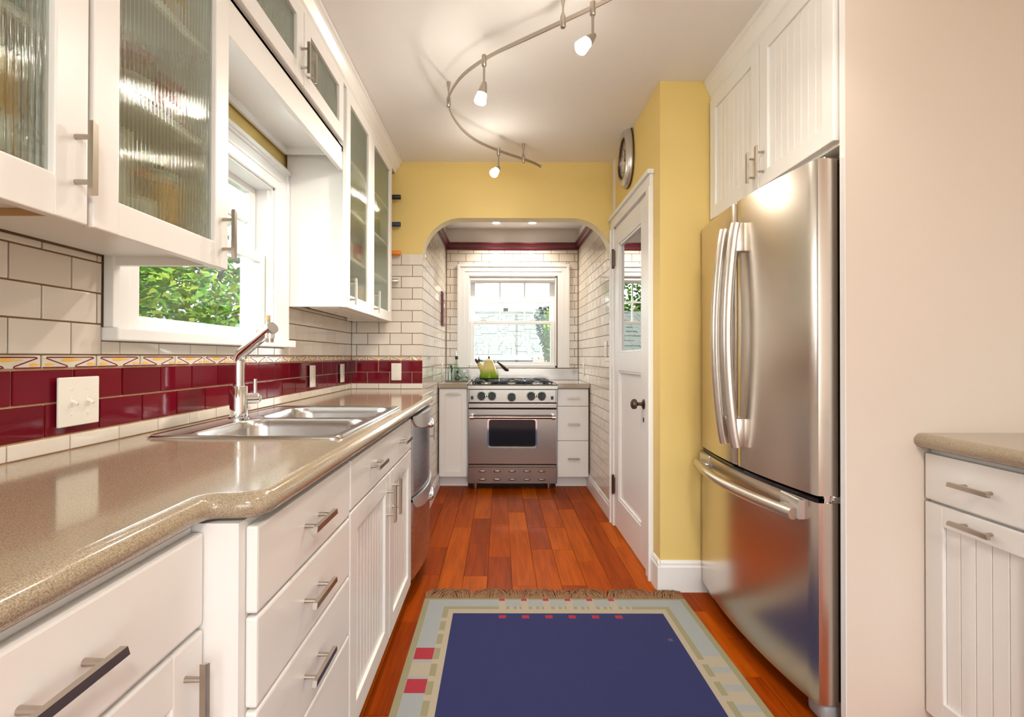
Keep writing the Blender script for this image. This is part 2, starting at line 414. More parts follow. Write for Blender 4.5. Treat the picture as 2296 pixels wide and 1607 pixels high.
# alcove walls
bm = B(); box(bm, XAL-0.1, XAL-0.004, YP+0.114, YB+0.1, 0, CEIL)
box(bm, XAL-0.006, XAL-0.0035, YP+0.0045, YB, 0, 1.828, mi=1); box(bm, XAL-0.006, XAL-0.0035, YP+0.116, YB, 1.828, 2.20, mi=1)
wall_al = structure('wall_alcove_left', bm, ['wall_white', 'grout'], 'glossy white tiled left side wall of the range alcove', 'wall')
W2X0, W2X1, W2Z0, W2Z1 = -0.306, 0.561, 1.05, 1.935
bm = B()
for a in ((XAL-0.1, W2X0, 0, CEIL), (W2X1, XR+0.1, 0, CEIL), (W2X0, W2X1, 0, W2Z0), (W2X0, W2X1, W2Z1, CEIL)):
    box(bm, a[0], a[1], YB+0.004, YB+0.14, a[2], a[3])
for a in ((XAL, W2X0, 0, 2.20), (W2X1, XR, 0, 2.20), (W2X0, W2X1, 0, W2Z0), (W2X0, W2X1, W2Z1, 2.20)):
    box(bm, a[0], a[1], YB+0.0035, YB+0.006, a[2], a[3], mi=1)
wall_ab = structure('wall_alcove_back', bm, ['wall_white', 'grout_brown'], 'white tiled back wall of the range alcove around its window', 'wall')
D0, D1, DZ = 2.63, 3.385, 2.01          # door opening
bm = B()
box(bm, XR+0.004, XR+0.1, D1, YB+0.1, 0, CEIL); box(bm, XR+0.004, XR+0.1, YC+0.1, D0, 0, CEIL); box(bm, XR+0.004, XR+0.1, D0, D1, DZ, CEIL)
box(bm, XR+0.0035, XR+0.006, YP+0.0045, YB, 0, 1.828, mi=1); box(bm, XR+0.0035, XR+0.006, YP+0.116, YB, 1.828, 2.20, mi=1)
for f in bm.faces:
    if f.material_index == 0 and f.calc_center_median().y > YP+0.1: f.material_index = 2
wall_right = structure('wall_right', bm, ['yellow_paint', 'grout', 'wall_white'], 'yellow right wall with the pantry door and alcove tiles', 'wall')
bm = B(); box(bm, XR+0.004, XRW+0.1, YC, YC+0.1, 0, CEIL)
wall_ret = structure('wall_right_return', bm, 'yellow_paint', 'narrow yellow wall facing the room beside the refrigerator', 'wall')
bm = B(); box(bm, XRW, XRW+0.1, YREAR-0.1, YC+0.1, 0, CEIL)
structure('wall_right_far', bm, 'beige_paint', 'beige side wall behind the refrigerator and right cabinet', 'wall')
bm = B()
for a in ((XL-0.15, -0.90, 0, CEIL), (1.75, XRW+0.1, 0, CEIL), (-0.90, 1.75, 0, 0.15), (-0.90, 1.75, 2.3, CEIL)):
    box(bm, a[0], a[1], YREAR-0.12, YREAR, a[2], a[3])
structure('wall_rear', bm, 'beige_paint', 'beige rear wall with a wide window opening behind the viewer', 'wall')

# ------------------------------------------------------------------ tiles
TM = {}
def tile_mesh(wd, h, mat, bev=0.0022, th=0.007):
    key = (round(wd, 3), round(h, 3), mat)
    if key not in TM:
        b_ = B(); box(b_, -key[0]/2, key[0]/2, 0, th, -key[1]/2, key[1]/2, min(bev, key[0]/3, key[1]/3), 2)
        me = bpy.data.meshes.new('tile'); bmesh.ops.recalc_face_normals(b_, faces=b_.faces[:]); b_.to_mesh(me); b_.free()
        me.materials.append(MATS[mat])
        TM[key] = me
    return TM[key]
def subtract(rect, holes):
    out = [rect]
    for h in holes:
        nxt = []
        for (a, b_, c, d) in out:
            if h[0] >= b_ or h[1] <= a or h[2] >= d or h[3] <= c: nxt.append((a, b_, c, d)); continue
            if h[0] > a: nxt.append((a, h[0], c, d))
            if h[1] < b_: nxt.append((h[1], b_, c, d))
            m0, m1 = max(a, h[0]), min(b_, h[1])
            if h[2] > c: nxt.append((m0, m1, c, h[2]))
            if h[3] < d: nxt.append((m0, m1, h[3], d))
        out = nxt
    return out
G = 0.0020
def tile_row(parent, face, plane, u0, u1, z0, z1, phase, mat, holes=(), tilt=0.0016):
    k = math.floor((u0-phase)/TW)
    u = phase + k*TW
    while u < u1:
        r = (max(u, u0), min(u+TW, u1), z0, z1)
        for (a, b_, c, d) in subtract(r, holes):
            if b_-a < 0.012 or d-c < 0.010: continue
            me = tile_mesh(b_-a-2*G, d-c-2*G, mat)
            o = bpy.data.objects.new('tile', me); COL.objects.link(o); o.parent = parent
            uc, zc = (a+b_)/2, (c+d)/2
            tx, tz = random.uniform(-tilt, tilt), random.uniform(-tilt, tilt)
            if face == 'L': o.location = (plane, uc, zc); o.rotation_euler = (tx, 0, PI/2+tz)
            elif face == 'R': o.location = (plane, uc, zc); o.rotation_euler = (tx, 0, -PI/2+tz)
            else: o.location = (uc, plane, zc); o.rotation_euler = (tx, 0, tz)
        u += TW
ZR0, ZR1, ZR2, ZB = 0.952, 1.030, 1.108, 1.141
# left wall: half row, two red rows, border, white rows
hl = [(1.288, 2.382, 1.178, 2.2)]
TLY0 = 0.75
tile_row(wall_left, 'L', XL, TLY0, YP, CT, ZR0, 1.197, 'tile_white')
tile_row(wall_left, 'L', XL, TLY0, YP, ZR0, ZR1, 1.128, 'tile_red')
tile_row(wall_left, 'L', XL, TLY0, YP, ZR1, ZR2, 1.051, 'tile_red')
for i in range(4):
    tile_row(wall_left, 'L', XL, TLY0, YP, ZB+i*ROW, min(ZB+(i+1)*ROW, 1.3955), 1.197 if i % 2 == 0 else 1.119, 'tile_white', hl)
# pier face
def pier_row(z0, z1, ph, mat): tile_row(wall_back, 'B', YP-0.007, XL, XAL, z0, z1, ph, mat)
pier_row(CT, ZR0, -0.989, 'tile_white'); pier_row(ZR0, ZR1, -0.912, 'tile_red'); pier_row(ZR1, ZR2, -0.989, 'tile_red')
for i in range(9): pier_row(ZB+i*ROW, ZB+(i+1)*ROW, -0.989 if i % 2 == 0 else -0.912, 'tile_white')
# border tiles: white strip with maroon scroll lines and yellow leaf
def border_mesh(wd):
    key = ('border', round(wd, 3))
    if key in TM: return TM[key]
    b_ = B(); h = 0.0295; w2 = wd/2
    box(b_, -w2, w2, 0, 0.007, -h/2, h/2, 0.002, 1, mi=0)
    sgn = 1.0
    def line(pts, r=0.0015): tube(b_, [(x_, 0.0002, z_) for x_, z_ in pts], r, 6, mi=1)
    def blob(cx, cz, sx_, sz_):
        prism(b_, [(cx+sx_*math.cos(t)*(0.8+0.2*math.cos(5*t)), cz+sz_*math.sin(t)*(0.8+0.25*math.cos(3*t))) for t in [2*PI*i/16 for i in range(16)]], -0.0006, 0.001, Matrix(((1, 0, 0, 0), (0, 0, 1, 0), (0, 1, 0, 0), (0, 0, 0, 1))), mi=2)
    f = min(1.0, wd/0.15)
    line([(-0.064*f, 0.0105), (0.060*f, 0.0105), (0.066*f, 0.0085)]); line([(-0.064*f, 0.0105), (-0.067*f, 0.0085), (-0.012*f, -0.0095), (-0.010*f, -0.0115), (-0.016*f, -0.0125), (-0.074*f, -0.0125)])
    line([(0.066*f, 0.0085), (0.012*f, -0.0095), (0.010*f, -0.0115), (0.016*f, -0.0125), (0.074*f, -0.0125)])
    blob(0, 0.0045, 0.034*f, 0.0045); blob(0.058*f, -0.006, 0.015*f, 0.004); blob(-0.058*f, -0.006, 0.015*f, 0.004)
    me = bpy.data.meshes.new('border_tile'); bmesh.ops.recalc_face_normals(b_, faces=b_.faces[:]); b_.to_mesh(me); b_.free()
    for k in ('tile_white', 'glaze_maroon', 'glaze_yellow'): me.materials.append(MATS[k])
    TM[key] = me; return me
def border_row(parent, face, plane, u0, u1, phase):
    u = phase + math.floor((u0-phase)/TW)*TW
    while u < u1:
        a, b_ = max(u, u0), min(u+TW, u1)
        if b_-a > 0.02:
            o = bpy.data.objects.new('border_tile', border_mesh(b_-a-2*G)); COL.objects.link(o); o.parent = parent
            o.location = (plane, (a+b_)/2, (ZR2+ZB)/2) if face == 'L' else ((a+b_)/2, plane, (ZR2+ZB)/2)
            o.rotation_euler = (0, 0, PI/2 if face == 'L' else 0)
        u += TW
border_row(wall_left, 'L', XL, TLY0, YP, 1.120); border_row(wall_back, 'B', YP-0.007, XL, XAL, -0.912)
# alcove tiles
ZA = 2.080
rows = []
z = ZA
while z > 0.12: z -= ROW
zb = z
k = 0
while z < 2.195:
    z0, z1 = max(z, 0.118), min(z+ROW, 2.197)
    ph = 0 if k % 2 == 0 else TW/2
    if z1-z0 > 0.012:
        # left side wall (arch jamb follows the curve near the front)
        hal = [(4.34, 5.1, 0.0, 0.905)]
        if z1 > 1.83: hal.append((YP-0.01, YP+0.112, 1.83, 3))
        tile_row(wall_al, 'L', XAL, YP, YB, z0, z1, YB-0.01+ph, 'tile_white', hal)
        har = [(4.34, 5.1, 0.0, 0.905)]
        if z1 > 1.83: har.append((YP-0.01, YP+0.112, 1.83, 3))
        tile_row(wall_right, 'R', XR, YP+0.006, YB, z0, z1, YB-0.01+ph, 'tile_white', har)
        if z1 > 1.03:
            tile_row(wall_ab, 'B', YB-0.003, XAL+0.004, XR-0.004, max(z0, 1.026), z1, -0.515+(0.025 if k % 2 else 0.102), 'tile_white', [(-0.414, 0.686, 0.9, 2.047)])
    z += ROW; k += 1

# ------------------------------------------------------------------ baseboards, crown, trims
def baseboard(name, M, u0, u1, h, label):
    b_ = B(); prism(b_, [(0, 0), (0.016, 0), (0.016, h-0.03), (0.011, h-0.022), (0.011, h-0.012), (0.005, h), (0, h)], u0, u1,
                    M @ Matrix(((0, 0, 1, 0), (0, 1, 0, 0), (1, 0, 0, 0), (0, 0, 0, 1))))
    structure(name, b_, 'trim_paint', label, 'baseboard')
baseboard('baseboard_alcove_left', FL(XAL-0.003), YP, 4.40, 0.12, 'white baseboard under the tiles on the alcove left wall')
baseboard('baseboard_alcove_right', FR(XR+0.003), YP, 4.40, 0.12, 'white baseboard under the tiles on the alcove right wall')
baseboard('baseboard_right', FB(YC), XR-0.0105, 1.02, 0.15, 'white baseboard on the narrow yellow wall by the refrigerator')
baseboard('baseboard_door_side', FR(XR+0.004), YC-0.0145, 2.542, 0.15, 'short white baseboard piece next to the pantry door casing')
crown_prof = [(0, 0), (0.012, 0), (0.016, 0.012), (0.016, 0.022), (0.030, 0.034), (0.034, 0.050), (0.040, 0.056), (0.040, 0.068), (0, 0.068)]
def sweep_u(bm, prof, M, u0, u1, mi=0): prism(bm, prof, u0, u1, M @ Matrix(((0, 0, 1, 0), (0, 1, 0, 0), (1, 0, 0, 0), (0, 0, 0, 1))), mi)
T = lambda z: Matrix.Translation((0, 0, z))
for nm, M, u0, u1, lb in (('trim_1', FB(YB), XAL, XR, 'maroon crown moulding across the alcove back wall'),
                          ('trim_2', FL(XAL), YP+0.115, YB, 'maroon crown moulding on the alcove left wall'),
                          ('trim_3', FR(XR), YP+0.115, YB, 'maroon crown moulding on the alcove right wall')):
    bm = B(); sweep_u(bm, crown_prof, T(2.194) @ M, u0, u1); structure(nm, bm, 'maroon_paint', lb, 'moulding')

# ------------------------------------------------------------------ windows
def pane_box(bm, M, u0, u1, v0, v1, w): box(bm, u0, u1, v0, v1, w-0.0015, w+0.0015, M=M)
def casing(bm, M, u0, u1, v0, v1, wd, th, bottom=False, top_extra=0.0):
    """mitred casing with a stepped profile: outer rect minus inner rect"""
    for (o_, i_, t) in ((0.0, 0.62, th*0.72), (-0.008, 0.22, th), (0.55, 1.0, th*0.55)):
        a0, a1 = wd*o_, wd*i_
        box(bm, u0+a0, u0+a1, v0, v1-a0, 0, t, 0.003, 2, M); box(bm, u1-a1, u1-a0, v0, v1-a0, 0, t, 0.003, 2, M)
        box(bm, u0+a1, u1-a1, v1-a1, v1-a0, 0, t, 0.003, 2, M)
def sash(root_, M, u0, u1, v0, v1, w, st, rb, rt, nx=1, nv=1, th=0.035):
    bm = B()
    box(bm, u0, u0+st, v0, v1, w-th, w, 0.003, 2, M); box(bm, u1-st, u1, v0, v1, w-th, w, 0.003, 2, M)
    box(bm, u0+st, u1-st, v0, v0+rb, w-th, w, 0.003, 2, M); box(bm, u0+st, u1-st, v1-rt, v1, w-th, w, 0.003, 2, M)
    s = put(bm, 'sash', 'trim_paint', root_)
    g0, g1, h0, h1 = u0+st, u1-st, v0+rb, v1-rt
    mt = 0.016
    for i in range(1, nx):
        c = g0+(g1-g0)*i/nx; bm = B(); box(bm, c-mt/2, c+mt/2, h0, h1, w-th+0.006, w-0.004, 0.003, 1, M); put(bm, 'muntin', 'trim_paint', s)
    for j in range(1, nv):
        c = h0+(h1-h0)*j/nv; bm = B(); box(bm, g0, g1, c-mt/2, c+mt/2, w-th+0.006, w-0.005, 0.003, 1, M); put(bm, 'muntin', 'trim_paint', s)
    for i in range(nx):
        for j in range(nv):
            bm = B(); pane_box(bm, M, g0+(g1-g0)*i/nx, g0+(g1-g0)*(i+1)/nx, h0+(h1-h0)*j/nv, h0+(h1-h0)*(j+1)/nv, w-th/2); put(bm, 'pane', 'window_glass', s)
    return s
# window 1 (over the sink)
w1 = root('window_1', (XL, 1.83, 1.18), 'white double hung window above the sink with divided upper sash', 'window', kind='structure')
M = FL(XL)
bm = B(); casing(bm, M, 1.292, 2.372, 1.213, 2.005, 0.11, 0.026); box(bm, 1.285, 2.372, 1.992, 2.010, 0, 0.034, 0.004, 2, M); put(bm, 'casing', 'trim_paint', w1)
bm = B(); box(bm, 1.289, 2.42, 1.178, 1.213, -0.06, 0.040, 0.006, 3, M); put(bm, 'sill', 'trim_paint', w1)
bm = B()
for a in ((1.40, 1.412, 1.213, 1.90), (2.253, 2.265, 1.213, 1.90), (1.40, 2.265, 1.888, 1.90)): box(bm, a[0], a[1], a[2], a[3], -0.146, 0.0, 0, M=M)
for u in (1.412, 2.253): box(bm, u-0.004, u+0.004, 1.213, 1.888, -0.030, -0.018, 0.002, 1, M)
box(bm, 1.40, 2.265, 1.195, 1.213, -0.146, 0.0, 0, M=M)
put(bm, 'jamb', 'trim_paint', w1)
sash(w1, M, 1.415, 2.250, 1.213, 1.592, -0.032, 0.045, 0.042, 0.040)
sash(w1, M, 1.415, 2.250, 1.566, 1.888, -0.076, 0.055, 0.036, 0.030, 3, 2)
for yy in (1.62, 2.04):
    bm = B(); box(bm, yy-0.025, yy+0.025, 1.592, 1.600, -0.060, -0.036, 0.003, 1, M); box(bm, yy-0.008, yy+0.012, 1.598, 1.610, -0.055, -0.040, 0.003, 1, M)
    put(bm, 'sash_lock', 'trim_paint', w1)
# window 2 (alcove)
w2 = root('window_2', (0.13, YB, 1.03), 'white double hung window behind the range with six upper panes', 'window', kind='structure')
M = FB(YB-0.003)
bm = B(); casing(bm, M, -0.416, 0.688, 1.028, 2.049, 0.115, 0.026); put(bm, 'casing', 'trim_paint', w2)
bm = B()
for a in ((-0.308, -0.296, 1.03, 1.935), (0.551, 0.563, 1.03, 1.935), (-0.308, 0.563, 1.923, 1.935), (-0.308, 0.563, 1.028, 1.048)): box(bm, a[0], a[1], a[2], a[3], -0.14, 0.004, 0, M=M)
put(bm, 'jamb', 'trim_paint', w2)
sash(w2, M, -0.294, 0.549, 1.045, 1.494, -0.03, 0.042, 0.040, 0.030)
sash(w2, M, -0.294, 0.549, 1.470, 1.915, -0.075, 0.048, 0.024, 0.036, 3, 2)
bm = B(); cyl(bm, (-0.29, YB+0.012, 1.90), (0.545, YB+0.012, 1.90), 0.021); box(bm, -0.29, 0.545, 1.868, 1.90, 0.001, 0.004, M=FB(YB+0.012)); put(bm, 'roller_blind', 'wall_white', w2, smooth=SM)
for xx in (-0.16, 0.33):
    bm = B(); box(bm, xx-0.03, xx+0.03, 1.494, 1.502, -0.055, -0.034, 0.003, 1, M); box(bm, xx-0.010, xx+0.016, 1.500, 1.514, -0.050, -0.038, 0.003, 1, M)
    put(bm, 'sash_lock', 'nickel', w2)
# window 3 (unseen rear opening, widened to let in more daylight)
w3 = root('window_3', (0.425, YREAR, 0.15), 'unseen plain window in the rear wall, widened for more daylight', 'window', kind='structure')
bm = B(); M = FB(YREAR)
for a in ((-0.90, -0.83, 0.15, 2.3), (1.68, 1.75, 0.15, 2.3), (0.40, 0.46, 0.15, 2.3), (-0.90, 1.75, 0.15, 0.22), (-0.90, 1.75, 2.23, 2.3)): box(bm, a[0], a[1], a[2], a[3], -0.02, 0.10, M=M)
put(bm, 'frame', 'trim_paint', w3)
bm = B(); pane_box(bm, M, -0.85, 1.7, 0.2, 2.25, 0.05); put(bm, 'pane', 'window_glass', w3)

# ------------------------------------------------------------------ pantry door on the right wall
d1 = root('door_1', (XR, 3.0, 0), 'white pantry door with tall glass panel and dark knob', 'door', kind='structure')
M = FR(XR+0.004)
bm = B()
CW = 0.085
for (a, b_) in ((D0-CW, D0), (D1, D1+0.075)):
    box(bm, a, b_, 0, DZ+0.004, 0, 0.018, 0.004, 2, M); box(bm, a-0.001 if a < D0 else b_-0.02, a+0.02 if a < D0 else b_+0.001, 0.0003, DZ, 0.0003, 0.027, 0.004, 2, M)
box(bm, D0-CW, D1+0.075, DZ, DZ+0.075, 0, 0.020, 0.004, 2, M); box(bm, D0-CW-0.01, D1+0.078, DZ+0.06, DZ+0.085, 0, 0.034, 0.005, 2, M)
box(bm, D0-0.001, D0+0.012, 0, DZ, -0.09, 0.0, M=M); box(bm, D1-0.012, D1+0.001, 0, DZ, -0.09, 0.0, M=M); box(bm, D0, D1, DZ-0.012, DZ+0.001, -0.09, 0, M=M)
put(bm, 'casing', 'trim_paint', d1)
bm = B(); a, b_ = D0+0.014, D1-0.014; ST = 0.105
zl0, zl1, zg0, zg1 = 0.21, 1.05, 1.165, 1.875
for (u0, u1, v0, v1) in ((a, a+ST, 0.012, DZ-0.014), (b_-ST, b_, 0.012, DZ-0.014), (a+ST, b_-ST, 0.012, zl0), (a+ST, b_-ST, zl1, zg0), (a+ST, b_-ST, zg1, DZ-0.014)):
    box(bm, u0, u1, v0, v1, -0.032, 0.008, 0.0015, 1, M)
slab = put(bm, 'door_frame', 'trim_paint', d1)
bm = B(); box(bm, a+ST-0.005, b_-ST+0.005, zl0-0.005, zl1+0.005, -0.024, -0.008, M=M); put(bm, 'lower_panel', 'trim_paint', slab)
bm = B()
for (v0, v1) in ((zl0, zl1), (zg0, zg1)):
    for s in ((a+ST, a+ST+0.014, v0, v1), (b_-ST-0.014, b_-ST, v0, v1), (a+ST, b_-ST, v0, v0+0.014), (a+ST, b_-ST, v1-0.014, v1)): box(bm, *s, -0.012, 0.003, 0.004, 2, M)
put(bm, 'moulding', 'trim_paint', slab)
bm = B(); box(bm, a+ST-0.004, b_-ST+0.004, zg0-0.004, zg1+0.004, -0.016, -0.011, M=M); put(bm, 'glass_panel', 'mirror_glass', slab)
bm = B(); box(bm, a, b_, 0.012, DZ-0.014, -0.034, -0.030, M=M); put(bm, 'door_back', 'dark_gap', slab)
ky, kz = D0+0.065, 0.885
bm = B(); Mk = axis_mat((XR-0.004, ky, kz), (-1, 0, 0))
lathe(bm, [(0.028, 0), (0.028, 0.003), (0.024, 0.006), (0.010, 0.012), (0.009, 0.030), (0.014, 0.036), (0.026, 0.042), (0.028, 0.052), (0.026, 0.062), (0.016, 0.068), (0, 0.069)], M=Mk, n=16)
put(bm, 'knob', 'bronze', slab, smooth=SM)
bm = B(); lathe(bm, [(0.014, 0), (0.012, 0.003), (0, 0.004)], M=axis_mat((XR-0.004, ky, kz-0.085), (-1, 0, 0)) @ Matrix.Diagonal((0.55, 1, 1, 1)), n=14); put(bm, 'keyhole_cover', 'bronze', slab)
for hz in (1.80, 0.28):
    bm = B(); cyl(bm, (XR-0.014, D1-0.002, hz-0.055), (XR-0.014, D1-0.002, hz+0.055), 0.0085, n=10)
    for zz in (hz-0.062, hz+0.056): sphere(bm, (XR-0.014, D1-0.002, zz+0.003), 0.009, 8, 5)
    box(bm, D1-0.028, D1+0.018, hz-0.05, hz+0.05, 0.008, 0.019, M=M); put(bm, 'hinge', 'bronze', d1, smooth=SM)

# ================================================================== CABINETS
def handle(parent, M, u, v, length, horiz=True, out=0.034):
    """flat bar pull with bevelled ends on two posts"""
    b_ = B(); h = length/2; t = 0.006
    if horiz:
        prism(b_, [(u-h, v-t), (u+h, v-t), (u+h-0.004, v+t), (u-h+0.004, v+t)], out-0.009, out, M)
        for s in (-1, 1):
            p = Vector((u+s*h*0.60, v, 0)); cyl(b_, M @ p, M @ (p+Vector((0, 0, out-0.008))), 0.0048, 0.0042, 10)
    else:
        prism(b_, [(u-t, v-h), (u+t, v-h+0.004), (u+t, v+h-0.004), (u-t, v+h)], out-0.009, out, M)
        for s in (-1, 1):
            p = Vector((u, v+s*h*0.60, 0)); cyl(b_, M @ p, M @ (p+Vector((0, 0, out-0.008))), 0.0048, 0.0042, 10)
    return put(b_, 'handle', 'nickel', parent)
def drawer(parent, M, u0, u1, v0, v1, handles=(), hl=0.13, name='drawer_front', th=0.02):
    b_ = B(); box(b_, u0, u1, v0, v1, -th, 0, 0.005, 2, M); d = put(b_, name, 'white_paint', parent)
    for h in handles: handle(d, M, h[0], h[1], hl, True)
    return d
def bead_door(parent, M, u0, u1, v0, v1, st=0.06, beads=True, hnd=None, th=0.02, name='door', pitch=0.036):
    b_ = B()
    box(b_, u0, u0+st, v0, v1, -th, 0, 0.004, 2, M); box(b_, u1-st, u1, v0, v1, -th, 0, 0.004, 2, M)
    box(b_, u0+st-0.002, u1-st+0.002, v0, v0+st, -th, -0.0004, 0.003, 2, M); box(b_, u0+st-0.002, u1-st+0.002, v1-st, v1, -th, -0.0004, 0.003, 2, M)
    d = put(b_, name, 'white_paint', parent)
    b_ = B(); box(b_, u0+st-0.004, u1-st+0.004, v0+st-0.004, v1-st+0.004, -th+0.002, -th+0.006, M=M)
    wd = u1-u0-2*st
    if beads:
        n = max(1, round(wd/pitch)); p = wd/n
        for i in range(n): box(b_, u0+st+i*p+0.0006, u0+st+(i+1)*p-0.0006, v0+st-0.003, v1-st+0.003, -th+0.004, -th+0.0105, 0.0014, 1, M)
    put(b_, 'beadboard_panel' if beads else 'flat_panel', 'white_paint', d)
    if hnd: handle(d, M, hnd[0], hnd[1], hnd[3] if len(hnd) > 3 else 0.13, hnd[2])
    return d
def reeded_pane(parent, M, u0, u1, v0, v1, w, pitch=0.0118, th=0.005):
    b_ = B(); n = max(2, int(round((u1-u0)/pitch))); p = (u1-u0)/n; seg = 6; pr = []
    for i in range(n):
        for k in range(seg):
            t = k/seg; pr.append((u0+(i+t)*p, w+0.0034*math.sin(PI*t)))
    pr.append((u1, w))
    f0 = [b_.verts.new(M @ Vector((u, v0, ww))) for u, ww in pr]; f1 = [b_.verts.new(M @ Vector((u, v1, ww))) for u, ww in pr]
    for i in range(len(pr)-1): b_.faces.new((f0[i], f0[i+1], f1[i+1], f1[i]))
    k0 = [b_.verts.new(M @ Vector((u, v0, w-th+(ww-w)*0.45))) for u, ww in pr]; k1 = [b_.verts.new(M @ Vector((u, v1, w-th+(ww-w)*0.45))) for u, ww in pr]
    for i in range(len(pr)-1): b_.faces.new((k0[i+1], k0[i], k1[i], k1[i+1])); b_.faces.new((f0[i+1], f0[i], k0[i], k0[i+1])); b_.faces.new((f1[i], f1[i+1], k1[i+1], k1[i]))
    b_.faces.new((f0[0], f1[0], k1[0], k0[0])); b_.faces.new((f0[-1], k0[-1], k1[-1], f1[-1]))
    return put(b_, 'reeded_pane', 'reeded_glass', parent, smooth=math.radians(70))
def glass_door(parent, M, u0, u1, v0, v1, st, hnd=None, th=0.021):
    b_ = B()
    box(b_, u0, u0+st, v0, v1, -th, 0, 0.004, 3, M); box(b_, u1-st, u1, v0, v1, -th, 0, 0.004, 3, M)
    box(b_, u0+st-0.002, u1-st+0.002, v0, v0+st*1.05, -th, -0.0004, 0.003, 3, M); box(b_, u0+st-0.002, u1-st+0.002, v1-st*0.85, v1, -th, -0.0004, 0.003, 3, M)
    d = put(b_, 'door', 'white_paint', parent)
    reeded_pane(d, M, u0+st-0.003, u1-st+0.003, v0+st-0.003, v1-st*0.85+0.003, -0.014)
    if hnd: handle(d, M, hnd[0], hnd[1], 0.128, False)
    return d
def carcass(parent, x0, x1, y0, y1, z0, z1, kick=0.0, side='L'):
    """solid base cabinet box with recessed toe kick"""
    b_ = B(); box(b_, x0, x1, y0, y1, z0+kick, z1)
    if kick:
        if side == 'L': box(b_, x0, x1-0.07, y0, y1, z0, z0+kick)
        elif side == 'R': box(b_, x0+0.07, x1, y0, y1, z0, z0+kick)
        else: box(b_, x0, x1, y0+0.07, y1, z0, z0+kick)
    return put(b_, 'body', 'white_paint', parent)

XF, XN, XE = -0.400, -0.475, -0.470        # front planes of the left base run
XBK = -1.012
# near base cabinet
c = root('base_cabinet', (-0.75, 0.25, 0), 'white base cabinet in the near left corner with one drawer over a panelled door', 'cabinet', 'left base cabinets')
carcass(c, XBK, XN-0.021, -0.60, 0.808, 0, 0.868, 0.10)
M = FL(XN)
drawer(c, M, 0.262, 0.808, 0.709, 0.856, [(0.537, 0.788)])
bead_door(c, M, 0.262, 0.808, 0.105, 0.700, 0.075, True, (0.762, 0.61, False))
drawer(c, M, -0.29, 0.255, 0.709, 0.856, [(-0.02, 0.788)]); bead_door(c, M, -0.29, 0.255, 0.105, 0.700, 0.075, True, (0.2, 0.61, False))
# drawer base
c = root('base_cabinet', (-0.7, 1.09, 0), 'white base cabinet with a stack of four slab drawers left of the sink doors', 'cabinet', 'left base cabinets')
carcass(c, XBK, XF-0.021, 0.812, 1.346, 0, 0.868, 0.10)
M = FL(XF)
zt = [0.857, 0.706, 0.550, 0.394]; zbm = [0.712, 0.556, 0.400, 0.105]
for a, b_ in zip(zt, zbm): drawer(c, M, 0.832, 1.345, b_, a, [(1.075, (a+b_)/2+ (0.004 if a > 0.5 else 0.0))])
# sink base
c = root('base_cabinet', (-0.7, 1.82, 0), 'white sink base cabinet with long false drawer and two beadboard doors', 'cabinet', 'left base cabinets')
b_ = B(); box(b_, XBK, XF-0.021, 1.3465, 1.3565, 0.10, 0.868); box(b_, XBK, XF-0.021, 2.270, 2.280, 0.10, 0.868); box(b_, XF-0.04, XF-0.021, 1.3565, 2.270, 0.10, 0.868)
box(b_, XBK, XF-0.04, 1.3565, 2.270, 0.10, 0.115); box(b_, XBK, XF-0.09, 1.3465, 2.280, 0, 0.10); put(b_, 'body', 'white_paint', c)
drawer(c, M, 1.352, 2.278, 0.722, 0.857, [(1.605, 0.795), (2.055, 0.795)], name='false_front')
bead_door(c, M, 1.352, 1.833, 0.105, 0.716, 0.065, True, (1.790, 0.615, False, 0.135))
bead_door(c, M, 1.839, 2.278, 0.105, 0.716, 0.065, True, (1.885, 0.615, False, 0.135))
# narrow end cabinet
c = root('base_cabinet', (-0.75, 3.17, 0), 'narrow white end cabinet between the dishwasher and the tiled pier', 'cabinet', 'left base cabinets')
carcass(c, XBK, XE-0.021, 2.888, 3.458, 0, 0.868, 0.10)
M = FL(XE); drawer(c, M, 2.892, 3.455, 0.745, 0.856, [(3.17, 0.80)]); bead_door(c, M, 2.892, 3.455, 0.105, 0.738, 0.065, True, (3.39, 0.64, False))

# ------------------------------------------------------------------ countertop (left) with sink cut-out
NOSE = [(0.0, CT), (0.010, CT-0.0012), (0.018, CT-0.006), (0.0235, CT-0.014), (0.025, CT-0.022), (0.0225, CT-0.031), (0.016, CT-0.038), (0.008, CT-0.042), (-0.012, CT-0.042)]
def fillet(p, c, q, r, n=8):
    p, c, q = Vector(p), Vector(c), Vector(q); a = c+(p-c).normalized()*r; b_ = c+(q-c).normalized()*r
    return [((1-t)**2*a + 2*(1-t)*t*c + t*t*b_) for t in [i/n for i in range(n+1)]]
XC1, XC2, XC3 = -0.489, -0.402, -0.478
pth = [Vector((XC1, -0.62))] + fillet((XC1, -0.6), (XC1, 0.832), (XC2, 0.832), 0.045) + fillet((XC1, 0.832), (XC2, 0.832), (XC2, 2), 0.034) \
    + fillet((XC2, 2), (XC2, 2.895), (XC3, 2.895), 0.034) + fillet((XC2, 2.895), (XC3, 2.895), (XC3, 3.4), 0.04) + [Vector((XC3, YP-0.009))]
def nose_sweep(bm, path, prof, sgn=1):
    rings = []
    for i, p in enumerate(path):
        d = (path[min(i+1, len(path)-1)]-path[max(i-1, 0)]).normalized(); nrm = Vector((d.y, -d.x))*sgn
        rings.append([bm.verts.new((p.x+nrm.x*o, p.y+nrm.y*o, z_)) for o, z_ in prof])
    ring_faces(bm, rings, False)
    for r in (rings[0], rings[-1]): bm.faces.new(r)
SX0, SX1, SY0, SY1 = -0.948, -0.446, 1.376, 2.180      # cut-out
bm = B(); nose_sweep(bm, pth, NOSE)
Mz = Matrix.Identity(4)
near = [p for p in pth if p.y <= SY0]; far = [p for p in pth if p.y >= SY1]
